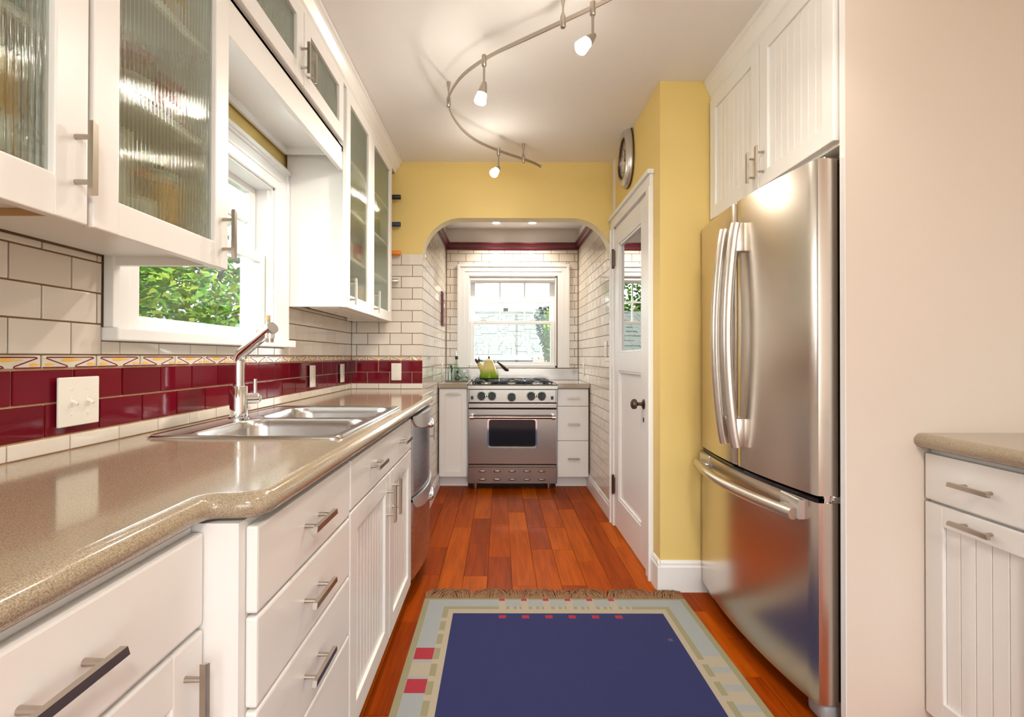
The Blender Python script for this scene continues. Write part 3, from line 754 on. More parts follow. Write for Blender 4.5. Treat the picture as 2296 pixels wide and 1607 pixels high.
prism(bm, [(XBK, -0.62)] + [(p.x, p.y) for p in near] + [(XC2, SY0), (XBK, SY0)], CT-0.042, CT)
prism(bm, [(XBK, SY1), (XC2, SY1)] + [(p.x, p.y) for p in far] + [(XBK, YP-0.009)], CT-0.042, CT)
box(bm, XBK, SX0, SY0, SY1, CT-0.042, CT); box(bm, SX1, XC2, SY0, SY1, CT-0.042, CT)
ct = put(bm, 'countertop', 'counter', smooth=math.radians(30)); tag(ct, 'long speckled tan countertop with rounded nose and a step, left side', 'countertop')

# ------------------------------------------------------------------ sink
def rrect(x0, x1, y0, y1, r, n=5):
    out = []
    for cx, cy, a0 in ((x1-r, y1-r, 0), (x0+r, y1-r, PI/2), (x0+r, y0+r, PI), (x1-r, y0+r, 3*PI/2)):
        for k in range(n+1): a = a0+PI/2*k/n; out.append((cx+r*math.cos(a), cy+r*math.sin(a)))
    return out
sk = root('sink', (-0.70, 1.778, CT), 'stainless steel double bowl drop-in sink in the tan counter', 'sink')
bm = B(); OX0, OX1, OY0, OY1 = -0.968, -0.430, 1.358, 2.197; zr = CT+0.006
BW = ((-0.872, -0.462, 1.392, 1.752), (-0.872, -0.462, 1.800, 2.163))
def strip(x0, x1, y0, y1): box(bm, x0, x1, y0, y1, zr-0.002, zr)
strip(OX0+0.006, BW[0][0]-0.012, OY0+0.006, OY1-0.006); strip(BW[0][1]+0.012, OX1-0.006, OY0+0.006, OY1-0.006)
for a, b_ in ((OY0+0.006, BW[0][2]-0.012), (BW[0][3]+0.012, BW[1][2]-0.012), (BW[1][3]+0.012, OY1-0.006)): strip(BW[0][0]-0.012, BW[0][1]+0.012, a, b_)
# rolled outer lip
lip = rrect(OX0, OX1, OY0, OY1, 0.03); lip2 = rrect(OX0+0.004, OX1-0.004, OY0+0.004, OY1-0.004, 0.028); lip3 = rrect(OX0+0.014, OX1-0.014, OY0+0.014, OY1-0.014, 0.02)
rings = [[bm.verts.new((x_, y_, z_)) for x_, y_ in L] for L, z_ in ((lip, CT+0.0005), (lip, CT+0.003), (lip2, zr+0.002), (lip3, zr))]
ring_faces(bm, rings)
put(bm, 'rim', 'steel_sink', sk, smooth=SM)
for (x0, x1, y0, y1) in BW:
    bm = B(); rings = []
    def sq(pts, ex):   # square ring with the same vertex count
        return [(x0-ex if abs(px-x0) < 1e-6 or px < x0+0.0701 and False else px, py) for px, py in pts]
    for ex, r, z_ in ((0.0125, 0.004, zr), (0.004, 0.066, zr-0.001), (0.0, 0.068, zr-0.006), (-0.004, 0.07, zr-0.03), (-0.012, 0.07, CT-0.13), (-0.022, 0.065, CT-0.155), (-0.05, 0.05, CT-0.165), (-0.14, 0.02, CT-0.168)):
        rings.append([bm.verts.new((px, py, z_)) for px, py in rrect(x0-ex, x1+ex, y0-ex, y1+ex, r)])
    ring_faces(bm, rings, True, False, True)
    bw = put(bm, 'bowl', 'steel_sink', sk, smooth=SM)
    bm = B(); lathe(bm, [(0.045, CT-0.1675), (0.043, CT-0.165), (0.030, CT-0.167), (0.028, CT-0.1672)], ((x0+x1)/2, (y0+y1)/2, 0), 20); put(bm, 'drain', 'chrome', bw, smooth=SM)

# faucet
fx, fy = -0.902, 1.735
fc = root('faucet', (fx, fy, zr), 'polished chrome single lever faucet with angled spout behind the sink', 'faucet')
bm = B(); lathe(bm, [(0.034, zr), (0.034, zr+0.006), (0.029, zr+0.010), (0.0285, zr+0.112), (0.027, zr+0.115), (0.020, zr+0.116)], (fx, fy, 0), 28); put(bm, 'body', 'chrome', fc, smooth=SM)
tip = Vector((-0.752, 1.655, 1.232)); bend = Vector((fx, fy, 1.142)); pts = smoothpts([(fx, fy, zr+0.11), (fx, fy, 1.095), bend, bend+(tip-bend)*0.30, tip], 4)
bm = B(); tube(bm, pts, 0.0185, 18); put(bm, 'spout', 'chrome', fc, smooth=SM)
dirv = (tip-bend).normalized()
bm = B(); cyl(bm, tip-dirv*0.034, tip+dirv*0.004, 0.0205, n=24); cyl(bm, tip-dirv*0.012+Vector((0, 0, -0.012)), tip-dirv*0.012+Vector((0, 0, -0.030)), 0.0165, n=20)
hd = put(bm, 'spout_head', 'chrome', fc, smooth=SM)
bm = B(); q = tip-dirv*0.012; cyl(bm, q+Vector((0, 0, -0.030)), q+Vector((0, 0, -0.042)), 0.0125, n=20); put(bm, 'aerator', 'nickel', hd, smooth=SM)
bm = B(); lv = Vector((0.75, 0.66, 0)).normalized(); p0 = Vector((fx, fy, zr+0.070))
cyl(bm, p0+lv*0.02, p0+lv*0.058, 0.019, n=20); sphere(bm, p0+lv*0.056, 0.0185, 16, 8); cyl(bm, p0+lv*0.052+Vector((0, 0, 0.012)), p0+lv*0.052+Vector((0, 0, 0.068)), 0.0062, 0.0072, 12)
put(bm, 'lever', 'chrome', fc, smooth=SM)

# ------------------------------------------------------------------ dishwasher
dw = root('dishwasher', (-0.7, 2.583, 0), 'stainless two drawer dishwasher with curved silver grips under the counter', 'dishwasher')
Y0, Y1 = 2.286, 2.884
bm = B(); box(bm, XBK, -0.44, Y0, Y1, 0.10, 0.868); box(bm, XBK, -0.50, Y0, Y1, 0, 0.10); put(bm, 'tub', 'grey_plastic', dw)
def bulge(y, y0, y1, b_, edge=0.03):
    t = (y-(y0+y1)/2)/((y1-y0)/2); return b_*(1-t*t)
def curved_front(parent, name, mat, y0, y1, z0, z1, xb, xedge, b_, sgn, n=14, rd=0.012):
    """front panel bowed outwards (sgn=+1 towards +X)"""
    bm = B(); prof = []
    for i in range(n+1):
        y = y0+(y1-y0)*i/n; x_ = xedge+sgn*bulge(y, y0, y1, b_)
        if i == 0: prof.append((xb, y0)); prof.append((x_-sgn*rd, y0)); prof.append((x_-sgn*rd*0.3, y0+rd*0.3)); prof.append((x_+sgn*bulge(y0+rd, y0, y1, b_), y0+rd)); continue
        if i == n: prof.append((x_+sgn*bulge(y1-rd, y0, y1, b_), y1-rd)); prof.append((x_-sgn*rd*0.3, y1-rd*0.3)); prof.append((x_-sgn*rd, y1)); prof.append((xb, y1)); continue
        prof.append((x_, y))
    rings = [[bm.verts.new((x_, y, z_)) for x_, y in prof] for z_ in (z0, z1)]
    ring_faces(bm, rings, True, True, True)
    return put(bm, name, mat, parent, smooth=math.radians(35))
for (z0, z1) in ((0.115, 0.485), (0.495, 0.862)):
    dd = curved_front(dw, 'drawer_front', 'stainless_dishwasher', Y0+0.004, Y1-0.004, z0, z1-0.012, -0.44, -0.402, 0.030, 1)
    bm = B(); prof = []; n = 16
    for i in range(n+1):
        y = Y0+0.004+(Y1-Y0-0.008)*i/n; t = (i/n-0.5)*2; prof.append((y, -0.400+bulge(y, Y0, Y1, 0.033), z1-0.014-0.062*math.sqrt(max(0.0, 1-t*t))))
    top = [bm.verts.new((x_+0.004, y, z1)) for y, x_, zz in prof]; lo = [bm.verts.new((x_+0.006, y, zz)) for y, x_, zz in prof]; bk = [bm.verts.new((-0.41, y, z1)) for y, x_, zz in prof]; bk2 = [bm.verts.new((-0.41, y, zz)) for y, x_, zz in prof]
    ring_faces(bm, [bk2, lo, top, bk], False)
    gp = put(bm, 'grip_panel', 'silver_plastic', dd, smooth=SM)
    bm = B(); yc = (Y0+Y1)/2+0.06; tube(bm, [(-0.372+0.016*math.sin(PI*k/10), yc-0.10+0.2*k/10, z1-0.070-0.016*math.sin(PI*k/10)) for k in range(11)], 0.011, 10); put(bm, 'grip_lip', 'chrome', gp, smooth=SM)

# ================================================================== UPPER CABINETS (left)
XU = -0.720; UB = 1.366; UT = 2.405
XUI = XU-0.021
def upper_box(parent, y0, y1, z0, z1, shelves, x1=XUI, parts=()):
    b_ = B(); t = 0.018
    box(b_, XBK, x1, y0, y0+t, z0, z1); box(b_, XBK, x1, y1-t, y1, z0, z1); box(b_, XBK, x1, y0+t, y1-t, z0+0.022, z0+0.022+t); box(b_, XBK, x1, y0+t, y1-t, z1-t, z1)
    box(b_, XBK, XBK+0.006, y0+t, y1-t, z0+0.04, z1-t)
    box(b_, x1-0.02, x1, y0+t, y1-t, z0, z0+0.022)
    for p in parts: box(b_, XBK, x1, p-0.009, p+0.009, z0+0.04, z1-t)
    put(b_, 'body', 'white_paint', parent)
    for s in shelves:
        b_ = B(); box(b_, XBK+0.007, x1-0.012, y0+t, y1-t, s, s+0.016); put(b_, 'shelf', 'white_paint', parent)
c = root('wall_cabinet', (-0.86, 0.6, UB), 'white wall cabinet with two reeded glass doors, nearest on the left', 'cabinet', 'reeded glass wall cabinets')
NEAR_SH = (1.66, 1.90, 2.14)
upper_box(c, -0.02, 1.318, UB+0.008, UT+0.01, NEAR_SH, parts=(0.43,))
M = FL(XU)
b_ = B(); box(b_, XBK, XUI-0.02, 0.872, 0.878, UB+0.018, UB+0.0295); put(b_, 'joint_strip', 'cork', c)
glass_door(c, M, 0.886, 1.326, UB, UT, 0.060, (1.300, 1.455))
glass_door(c, M, 0.435, 0.874, UB, UT, 0.066, (0.848, 1.472))
glass_door(c, M, -0.01, 0.425, UB, UT, 0.066)
c = root('wall_cabinet', (-0.86, 1.84, 2.125), 'short white cabinet with two small reeded glass doors above the sink window', 'cabinet', 'reeded glass wall cabinets')
b_ = B(); box(b_, XBK, XUI, 1.322, 1.340, 2.10, UT+0.01); box(b_, XBK, XUI, 2.338, 2.356, 2.10, UT+0.01); box(b_, XBK, XUI, 1.34, 2.338, 2.115, 2.131); box(b_, XBK, XUI, 1.34, 2.338, UT-0.005, UT+0.01); box(b_, XBK, XBK+0.006, 1.34, 2.338, 2.13, UT)
put(b_, 'body', 'white_paint', c)
b_ = B(); box(b_, XUI-0.020, XUI, 1.322, 2.356, 2.015, 2.128, 0.002, 1); put(b_, 'valance', 'white_paint', c)
b_ = B(); box(b_, XBK, XBK+0.012, 1.33, 2.35, 2.085, 2.115); box(b_, XBK+0.012, XUI-0.02, 2.336, 2.35, 2.085, 2.115); put(b_, 'cove_trim', 'white_paint', c)
M = FL(XU)
glass_door(c, M, 1.345, 1.830, 2.128, UT, 0.060); glass_door(c, M, 1.838, 2.300, 2.128, UT, 0.060)
for dd, u in zip([o for o in c.children if o.name.startswith('door')], (1.803, 1.868)): handle(dd, M, u, 2.215, 0.115, False)
c = root('wall_cabinet', (-0.86, 2.85, UB), 'tall white wall cabinet with two reeded glass doors by the yellow arch wall', 'cabinet', 'reeded glass wall cabinets')
FAR_SH = (1.62, 1.86, 2.10)
upper_box(c, 2.376, 3.340, UB+0.008, UT+0.01, FAR_SH, x1=XUI)
b_ = B(); box(b_, -0.95, -0.80, 2.50, 3.28, UB+0.012, UB+0.029, 0.004, 1); put(b_, 'light_rail', 'white_paint', c)
for yy in (2.75, 3.05):
    b_ = B(); cyl(b_, (-0.90, yy, UB+0.0118), (-0.90, yy, UB+0.014), 0.007, n=12); put(b_, 'screw_cap', 'black_plastic', c)
glass_door(c, M, 2.350, 2.806, UB+0.003, UT, 0.060, (2.408, 1.45)); glass_door(c, M, 2.812, 3.338, UB+0.003, UT, 0.060, (2.875, 1.45))
# crown above the uppers
bm = B(); cp = [(0, 0), (0.010, 0), (0.013, 0.012), (0.018, 0.016), (0.018, 0.026), (0.040, 0.052), (0.044, 0.064), (0.052, 0.068), (0.052, 0.084), (0, 0.084)]
sweep_u(bm, cp, T(UT-0.001) @ FL(XU-0.012), -0.6, YP-0.002); box(bm, XBK, XU-0.010, -0.6, YP-0.002, UT+0.011, CEIL-0.001)
structure('trim_4', bm, 'white_paint', 'white crown moulding over the left wall cabinets', 'moulding')
# puck lights under the niche ceiling
for i, yy in enumerate((1.44, 2.02)):
    r_ = root('puck_light', (-0.79, yy, 2.10), ('small puck light with green lens at the near end of the window niche', 'small puck light with green lens at the far end of the window niche')[i], 'light', 'niche puck lights')
    bm = B(); lathe(bm, [(0.032, 2.115), (0.032, 2.105), (0.024, 2.103), (0, 2.103)], (-0.79, yy, 0), 20); put(bm, 'housing', 'trim_paint', r_, smooth=SM)
    bm = B(); lathe(bm, [(0.018, 2.103), (0.016, 2.100), (0, 2.099)], (-0.79, yy, 0), 16); put(bm, 'lens', 'lit_puck', r_, smooth=SM)
    l = bpy.data.lights.new('puck_bulb', 'SPOT'); l.energy = 0.9; l.color = (0.90, 1.0, 0.97); l.spot_size = math.radians(165); l.spot_blend = 0.6; l.shadow_soft_size = 0.02
    lo = bpy.data.objects.new('puck_bulb', l); COL.objects.link(lo); lo.parent = r_; lo.location = (0, 0, -0.006)
# wine rack and bottles
wr = root('wine_rack', (-0.88, 3.40, UB), 'slim white wine rack between the glass cabinet and yellow wall', 'rack')
bm = B()
box(bm, XBK, -0.765, 3.3405, 3.346, UB+0.01, UT+0.01); box(bm, XBK, -0.765, 3.452, 3.458, UB+0.01, UT+0.01)
put(bm, 'side_panel', 'white_paint', wr)
for zz in (UB+0.012, 1.60, 1.79, 1.985, 2.17, 2.36):
    bm = B(); box(bm, XBK, -0.770, 3.346, 3.452, zz, zz+0.012); put(bm, 'shelf', 'white_paint', wr)
BOTTLE = [(0.036, 0), (0.038, 0.01), (0.038, 0.18), (0.030, 0.205), (0.016, 0.235), (0.0145, 0.30)]
for zz, foil, lb in ((2.262, 'foil_black', 'wine bottle with black foil neck, top of the wine rack'), (2.077, 'foil_blue', 'wine bottle with dark blue foil neck, second in the wine rack'),
                     (1.882, 'foil_orange', 'wine bottle with orange foil neck, third in the wine rack'), (1.692, 'pewter', 'wine bottle with silver cap, lowest in the wine rack')):
    X_ = -0.990 if foil != 'pewter' else -1.005
    zz = {2.262: 2.221, 2.077: 2.0355, 1.882: 1.8405, 1.692: 1.6505}[zz]
    Mb = axis_mat((X_, 3.399, zz), (1, 0, 0.0)); r_ = root('wine_bottle', (X_, 3.399, zz-0.038), lb, 'bottle', 'bottles in the wine rack')
    bm = B(); lathe(bm, BOTTLE, M=Mb, n=18); put(bm, 'glass', 'bottle_green', r_, smooth=SM)
    bm = B(); lathe(bm, [(0.0165, 0.245), (0.0165, 0.312), (0.015, 0.316), (0, 0.316)], M=Mb, n=18); put(bm, 'foil', foil, r_, smooth=SM)

# ------------------------------------------------------------------ things behind the reeded glass
def carton(x, y, z, dx, dy, dz, mat, label):
    r_ = root('carton', (x, y, z), label, 'box', 'groceries behind reeded glass')
    b_ = B(); box(b_, x-dx/2, x+dx/2, y-dy/2, y+dy/2, z+0.0005, z+dz, 0.002, 1); p = put(b_, 'box_body', mat, r_)
    b_ = B(); box(b_, x+dx/2-0.0005, x+dx/2+0.0008, y-dy*0.36, y+dy*0.36, z+dz*0.2, z+dz*0.5); put(b_, 'printed_label', 'paper_white', r_)
def jar(x, y, z, r, h, mat, lid, label, nm='jar', cat='jar', neck=False, lab=True):
    r_ = root(nm, (x, y, z), label, cat, 'groceries behind reeded glass')
    b_ = B()
    if neck: lathe(b_, [(r*0.9, z+0.0005), (r, z+0.006), (r, z+h*0.60), (r*0.8, z+h*0.68), (r*0.34, z+h*0.80), (r*0.32, z+h*0.95)], (x, y, 0), 16)
    else: lathe(b_, [(r*0.9, z+0.0005), (r, z+0.006), (r, z+h*0.80), (r*0.8, z+h*0.88), (r*0.8, z+h*0.9)], (x, y, 0), 16)
    put(b_, 'glass_body', mat, r_, smooth=SM)
    b_ = B(); rr = r*0.36 if neck else r*0.86; lathe(b_, [(rr, z+h*(0.9 if neck else 0.88)), (rr, z+h), (0, z+h)], (x, y, 0), 16); put(b_, 'lid', lid, r_, smooth=SM)
    if lab:
        b_ = B(); lathe(b_, [(r*1.012, z+h*0.15), (r*1.012, z+h*0.5)], (x, y, 0), 16, cap0=False, cap1=False); put(b_, 'paper_label', 'paper_white', r_, smooth=SM)
z0 = UB+0.0485
jar(-0.80, 0.70, z0, 0.036, 0.23, 'bottle_green', 'foil_black', 'dark green oil bottle with white label behind the left glass door', 'oil_bottle', 'bottle', True)
carton(-0.81, 0.775, z0, 0.05, 0.07, 0.20, 'card_yellow', 'tall yellow carton beside the dark oil bottle')
carton(-0.84, 0.60, z0, 0.06, 0.09, 0.17, 'card_teal', 'teal carton at the left edge of the first glass door')
carton(-0.82, 1.02, z0, 0.06, 0.075, 0.19, 'paper_white', 'white carton with print behind the second glass door')
jar(-0.81, 1.105, z0, 0.034, 0.13, 'jar_brown', 'card_orange', 'brown spice jar with orange lid behind the second glass door')
jar(-0.82, 1.195, z0, 0.04, 0.15, 'card_yellow', 'ivory_plastic', 'mustard yellow jar near the right edge of the second glass door', lab=False)
jar(-0.91, 0.96, z0, 0.036, 0.21, 'bottle_green', 'foil_black', 'green bottle behind the white carton', 'oil_bottle', 'bottle', True)
jar(-0.90, 1.25, z0, 0.036, 0.18, 'jar_brown', 'foil_black', 'dark brown jar in the back right corner of the near cabinet', lab=False)
carton(-0.83, 0.99, 1.676, 0.06, 0.10, 0.13, 'card_orange', 'orange carton on the second shelf of the near cabinet')
jar(-0.82, 1.10, 1.676, 0.04, 0.12, 'jar_brown', 'card_red', 'brown jar with red lid on the second shelf of the near cabinet')
carton(-0.83, 1.20, 1.676, 0.06, 0.09, 0.11, 'card_red', 'red carton on the second shelf of the near cabinet')
carton(-0.83, 0.70, 1.676, 0.06, 0.12, 0.14, 'paper_white', 'white carton on the second shelf behind the left door')
jar(-0.82, 0.80, 1.676, 0.036, 0.13, 'card_teal', 'foil_black', 'teal jar with black lid behind the left door', lab=False)
jar(-0.82, 1.06, 1.916, 0.05, 0.14, 'bottle_glass', 'nickel', 'clear glass jar with yellow contents on the third shelf', lab=False)
carton(-0.83, 1.19, 1.916, 0.06, 0.08, 0.12, 'card_yellow', 'small yellow carton on the third shelf')
carton(-0.82, 2.70, FAR_SH[0]+0.016, 0.06, 0.09, 0.10, 'card_red', 'red carton on a shelf of the tall glass cabinet')
jar(-0.82, 2.55, FAR_SH[0]+0.016, 0.045, 0.11, 'paper_white', 'paper_white', 'white lidded jar on a shelf of the tall glass cabinet', lab=False)
jar(-0.82, 2.98, FAR_SH[0]+0.016, 0.034, 0.19, 'card_yellow', 'card_orange', 'tall yellow bottle behind the right door of the tall cabinet', 'squeeze_bottle', 'bottle', True, False)
jar(-0.80, 2.60, z0, 0.045, 0.12, 'bottle_glass', 'cork', 'glass canister with cork on the bottom shelf of the tall cabinet', lab=False)
jar(-0.80, 2.72, z0, 0.04, 0.10, 'card_yellow', 'cork', 'yellow canister with cork on the bottom shelf of the tall cabinet', lab=False)
jar(-0.82, 3.12, FAR_SH[1]+0.016, 0.04, 0.12, 'bottle_green', 'nickel', 'green jar on the upper shelf of the tall cabinet', lab=False)

# ================================================================== RIGHT SIDE
# fridge enclosure panel (beige end wall) and cabinet over the fridge
bm = B(); box(bm, 1.035, XRW, 1.497, 1.517, 0, CEIL)
structure('wall_panel_right', bm, 'beige_paint', 'beige end panel wall at the right of the refrigerator', 'wall')
bm = B(); box(bm, 1.0325, 1.035, 1.4965, 1.5185, 0, CEIL-0.0005); structure('trim_5', bm, 'trim_paint', 'thin white edge strip on the refrigerator end panel', 'moulding')
c = root('wall_cabinet', (1.4, 1.98, 1.79), 'white beadboard wall cabinet with two doors above the refrigerator', 'cabinet')
XC = 1.022
b_ = B(); box(b_, XC+0.021, 1.60, 1.519, 2.444, 1.79, 2.41); put(b_, 'body', 'white_paint', c)
M = FR(XC)
bead_door(c, M, 1.975, 2.432, 1.803, 2.385, 0.06, True, (2.005, 1.895, False, 0.125), pitch=0.042)
bead_door(c, M, 1.530, 1.969, 1.803, 2.385, 0.06, True, (1.935, 1.895, False, 0.125), pitch=0.042)
bm = B(); sweep_u(bm, [(a*0.8, b_*1.25) for a, b_ in cp], T(2.385) @ FR(XC+0.02), 1.519, 2.444); box(bm, XC+0.02, 1.6, 1.519, 2.444, 2.411, CEIL-0.001)
structure('trim_6', bm, 'white_paint', 'white crown moulding over the refrigerator cabinet', 'moulding')

# refrigerator
fr = root('refrigerator', (1.35, 1.985, 0), 'stainless french door refrigerator with bottom freezer drawer', 'refrigerator')
FY0, FY1 = 1.540, 2.432; XD = 0.978; FT = 1.752
bm = B(); box(bm, 1.055, 1.75, FY0+0.005, FY1-0.005, 0.03, FT-0.02, 0.004, 1); put(bm, 'body', 'grey_plastic', fr)
def fxs(y): return XD-0.040*(1-((y-1.986)/0.446)**2)
def fridge_front(name, y0, y1, z0, z1, n=14):
    bm = B(); rd = 0.010; prof = [(1.040, y0), (fxs(y0)+rd+0.006, y0), (fxs(y0)+rd*0.4, y0+rd*0.25)]
    for i in range(n+1):
        y = y0+rd+(y1-y0-2*rd)*i/n; prof.append((fxs(y), y))
    prof += [(fxs(y1)+rd*0.4, y1-rd*0.25), (fxs(y1)+rd+0.006, y1), (1.040, y1)]
    rings = [[bm.verts.new((x_, y, z_)) for x_, y in prof] for z_ in (z0, z1)]
    ring_faces(bm, rings, True, True, True); return put(bm, name, 'stainless_fridge', fr, smooth=math.radians(30))
dl = fridge_front('left_door', 1.990, FY1, 0.712, FT); dr = fridge_front('right_door', FY0, 1.982, 0.712, FT); fz = fridge_front('freezer_drawer', FY0, FY1, 0.072, 0.690, 26)
bm = B(); box(bm, 1.040, 1.056, FY0+0.012, FY1-0.012, 0.075, FT-0.01); put(bm, 'gasket', 'black_plastic', fr)
bm = B(); n = 20; a = [bm.verts.new((fxs(FY0+0.01+(FY1-FY0-0.02)*i/n)+0.010, FY0+0.01+(FY1-FY0-0.02)*i/n, 0.701)) for i in range(n+1)]; b2 = [bm.verts.new((1.05, v.co.y, 0.701)) for v in a]
a_ = [bm.verts.new(v.co+Vector((0, 0, -0.010))) for v in a]; b_ = [bm.verts.new(v.co+Vector((0, 0, -0.010))) for v in b2]
ring_faces(bm, [b_, a_, a, b2], False); put(bm, 'freezer_top_trim', 'black_gloss', fr)
def fridge_handle(parent, y, side):
    bm = B(); zt, zb_ = 1.655, 0.792; n = 22; pts = []
    for i in range(n+1):
        t = i/n; pts.append((fxs(y)-0.022-0.036*math.sin(PI*t)**0.8, y, zb_+(zt-zb_)*t))
    tube(bm, pts, 0.0205, 14, sx=1.0, up=(0, 1, 0))
    for z0_, z1_ in ((zb_, zb_+0.11), (zt-0.11, zt)):
        box(bm, fxs(y)-0.030, fxs(y)+0.004, y-0.019, y+0.019, z0_, z1_, 0.004, 2)
    put(bm, 'handle', 'satin_steel', parent, smooth=SM)
fridge_handle(dr, 1.938, 1); fridge_handle(dl, 2.036, -1)
bm = B(); n = 24; pts = []
for i in range(n+1):
    t = i/n; y = 1.60+(2.372-1.60)*t; pts.append((fxs(y)-0.030-0.022*math.sin(PI*t), y, 0.640))
tube(bm, pts, 0.0195, 14, up=(0, 0, 1)); fh = put(bm, 'freezer_handle', 'satin_steel', fz, smooth=SM)
for ya, yb in ((1.592, 1.70), (2.272, 2.38)):
    bm = B(); box(bm, min(fxs(ya), fxs(yb))-0.004, XD+0.002, ya, yb, 0.622, 0.688, 0.003, 1); box(bm, fxs(ya)-0.030 if ya < 2 else fxs(yb)-0.030, XD, ya+0.01, yb-0.01, 0.628, 0.652, 0.004, 1)
    put(bm, 'handle_bracket', 'pewter', fz)
for y0_, y1_, z0_, z1_, x1_ in ((FY0+0.004, FY0+0.07, FT-0.015, FT+0.016, 1.20), (FY1-0.07, FY1-0.004, FT-0.015, FT+0.016, 1.20)):
    bm = B(); box(bm, 1.06, x1_, y0_, y1_, z0_, z1_, 0.006, 2); cyl(bm, (1.022, (y0_+y1_)/2, FT-0.012), (1.022, (y0_+y1_)/2, FT+0.014), 0.014, n=14); box(bm, 1.022, 1.07, y0_+0.015, y1_-0.012, FT+0.001, FT+0.012, 0.003, 1)
    put(bm, 'top_hinge', 'nickel', fr, smooth=SM)
bm = B(); box(bm, 1.02, 1.062, FY0-0.006, FY0+0.02, 0.690, 0.712, 0.003, 1); cyl(bm, (1.012, FY0+0.012, 0.686), (1.012, FY0+0.012, 0.716), 0.010, n=12); put(bm, 'middle_hinge', 'chrome', fr, smooth=SM)
for yy in (FY0+0.012, FY1-0.095):
    bm = B(); box(bm, 1.00, 1.12, yy, yy+0.085, 0.0, 0.062, 0.02, 3); put(bm, 'foot_cover', 'grey_plastic', fr, smooth=SM)
bm = B(); box(bm, 1.065, 1.09, FY0+0.1, FY1-0.1, 0.012, 0.070); put(bm, 'toe_grille', 'grey_plastic', fr)

# right base cabinet with counter
c = root('base_cabinet', (1.6, 1.2, 0), 'white base cabinet at the right edge with drawer and tall pull-out front', 'cabinet')
XRB = 1.265
carcass(c, XRB+0.021, XRW-0.005, 0.70, 1.4945, 0, 0.868, 0.10, 'R')
M = FR(XRB)
drawer(c, M, 1.150, 1.492, 0.722, 0.857, [(1.325, 0.790)], 0.118)
bead_door(c, M, 1.150, 1.492, 0.092, 0.714, 0.06, True, (1.325, 0.684, True, 0.118), pitch=0.045)
drawer(c, M, 0.80, 1.144, 0.722, 0.857, [(0.97, 0.79)], 0.118); bead_door(c, M, 0.80, 1.144, 0.092, 0.714, 0.06, True, (0.97, 0.684, True, 0.118), pitch=0.045)
bm = B(); nose_sweep(bm, [Vector((1.262, 1.4955)), Vector((1.262, 1.3)), Vector((1.262, 0.68))], [(o, z_) for o, z_ in NOSE])
box(bm, 1.262, XRW-0.005, 0.68, 1.4955, CT-0.042, CT)
tag(put(bm, 'countertop', 'counter', smooth=math.radians(30)), 'short speckled tan countertop on the right base cabinet', 'countertop')

# ================================================================== ALCOVE FURNITURE
YF = 4.330
c = root('base_cabinet', (-0.39, 4.6, 0), 'narrow white pull-out cabinet left of the range', 'cabinet', 'alcove cabinets')
carcass(c, XAL+0.006, -0.274, YF+0.021, YB-0.01, 0, 0.862, 0.10, 'B')
M = FB(YF); bead_door(c, M, XAL+0.012, -0.282, 0.100, 0.858, 0.048, False, (-0.395, 0.820, True, 0.108))
c = root('base_cabinet', (0.64, 4.6, 0), 'white three drawer cabinet right of the range', 'cabinet', 'alcove cabinets')
carcass(c, 0.4975, XR-0.006, YF+0.021, YB-0.01, 0, 0.862, 0.10, 'B')
for a, b_, hz in ((0.858, 0.712, 0.785), (0.708, 0.414, 0.560), (0.410, 0.100, 0.262)):
    drawer(c, M, 0.502, XR-0.010, b_, a, [(0.640, hz)], 0.108)
for nm, x0, x1, lb in ((0, XAL+0.002, -0.272, 'small grey tan counter left of the range'), (1, 0.4955, XR-0.002, 'small grey tan counter right of the range')):
    bm = B(); box(bm, x0, x1, 4.305, YB-0.005, 0.866, 0.908, 0.006, 2); tag(put(bm, 'countertop', 'counter'), lb, 'countertop', 'alcove counters')
bm = B(); box(bm, XAL+0.003, XR-0.003, YB-0.012, YB-0.005, 0.909, 1.022, 0.001, 1); tag(put(bm, 'backsplash_panel', 'stainless'), 'stainless steel backsplash strip behind the range under the window', 'backsplash')

# range
RX0, RX1, RY = -0.2690, 0.4930, 4.275
rg = root('range', (0.112, 4.6, 0), 'stainless gas range with five black knobs and oven window', 'range')
bm = B(); box(bm, RX0, RX1, RY+0.03, YB-0.014, 0.075, 0.893); put(bm, 'body', 'grey_plastic', rg)
M = FB(RY)
bm = B(); prism(bm, [(0.0, 0.858), (0.030, 0.858), (0.036, 0.864), (0.036, 0.892), (0.030, 0.900), (-0.02, 0.900), (-0.02, 0.858)], RX0, RX1, FB(RY) @ Matrix(((0, 0, 1, 0), (0, 1, 0, 0), (1, 0, 0, 0), (0, 0, 0, 1))))
box(bm, RX0, RX1, RY+0.0, YB-0.014, 0.888, 0.900); put(bm, 'cooktop_frame', 'stainless', rg)
bm = B(); box(bm, RX0+0.012, RX1-0.012, YB-0.04, YB-0.014, 0.90, 0.938, 0.003, 1); put(bm, 'rear_trim', 'stainless', rg)
bm = B(); box(bm, RX0+0.035, RX1-0.035, 4.30, 4.905, 0.8995, 0.9025); put(bm, 'burner_tray', 'black_gloss', rg)
bm = B(); box(bm, RX0+0.010, RX1-0.010, 0.746, 0.858, -0.03, 0.0, 0.003, 1, M); cp_ = put(bm, 'control_panel', 'stainless', rg)
for xs in (RX0, RX1-0.010):
    bm = B(); box(bm, xs, xs+0.010, 0.746, 0.858, -0.03, -0.004, 0.001, 1, M); put(bm, 'side_post', 'stainless', rg)
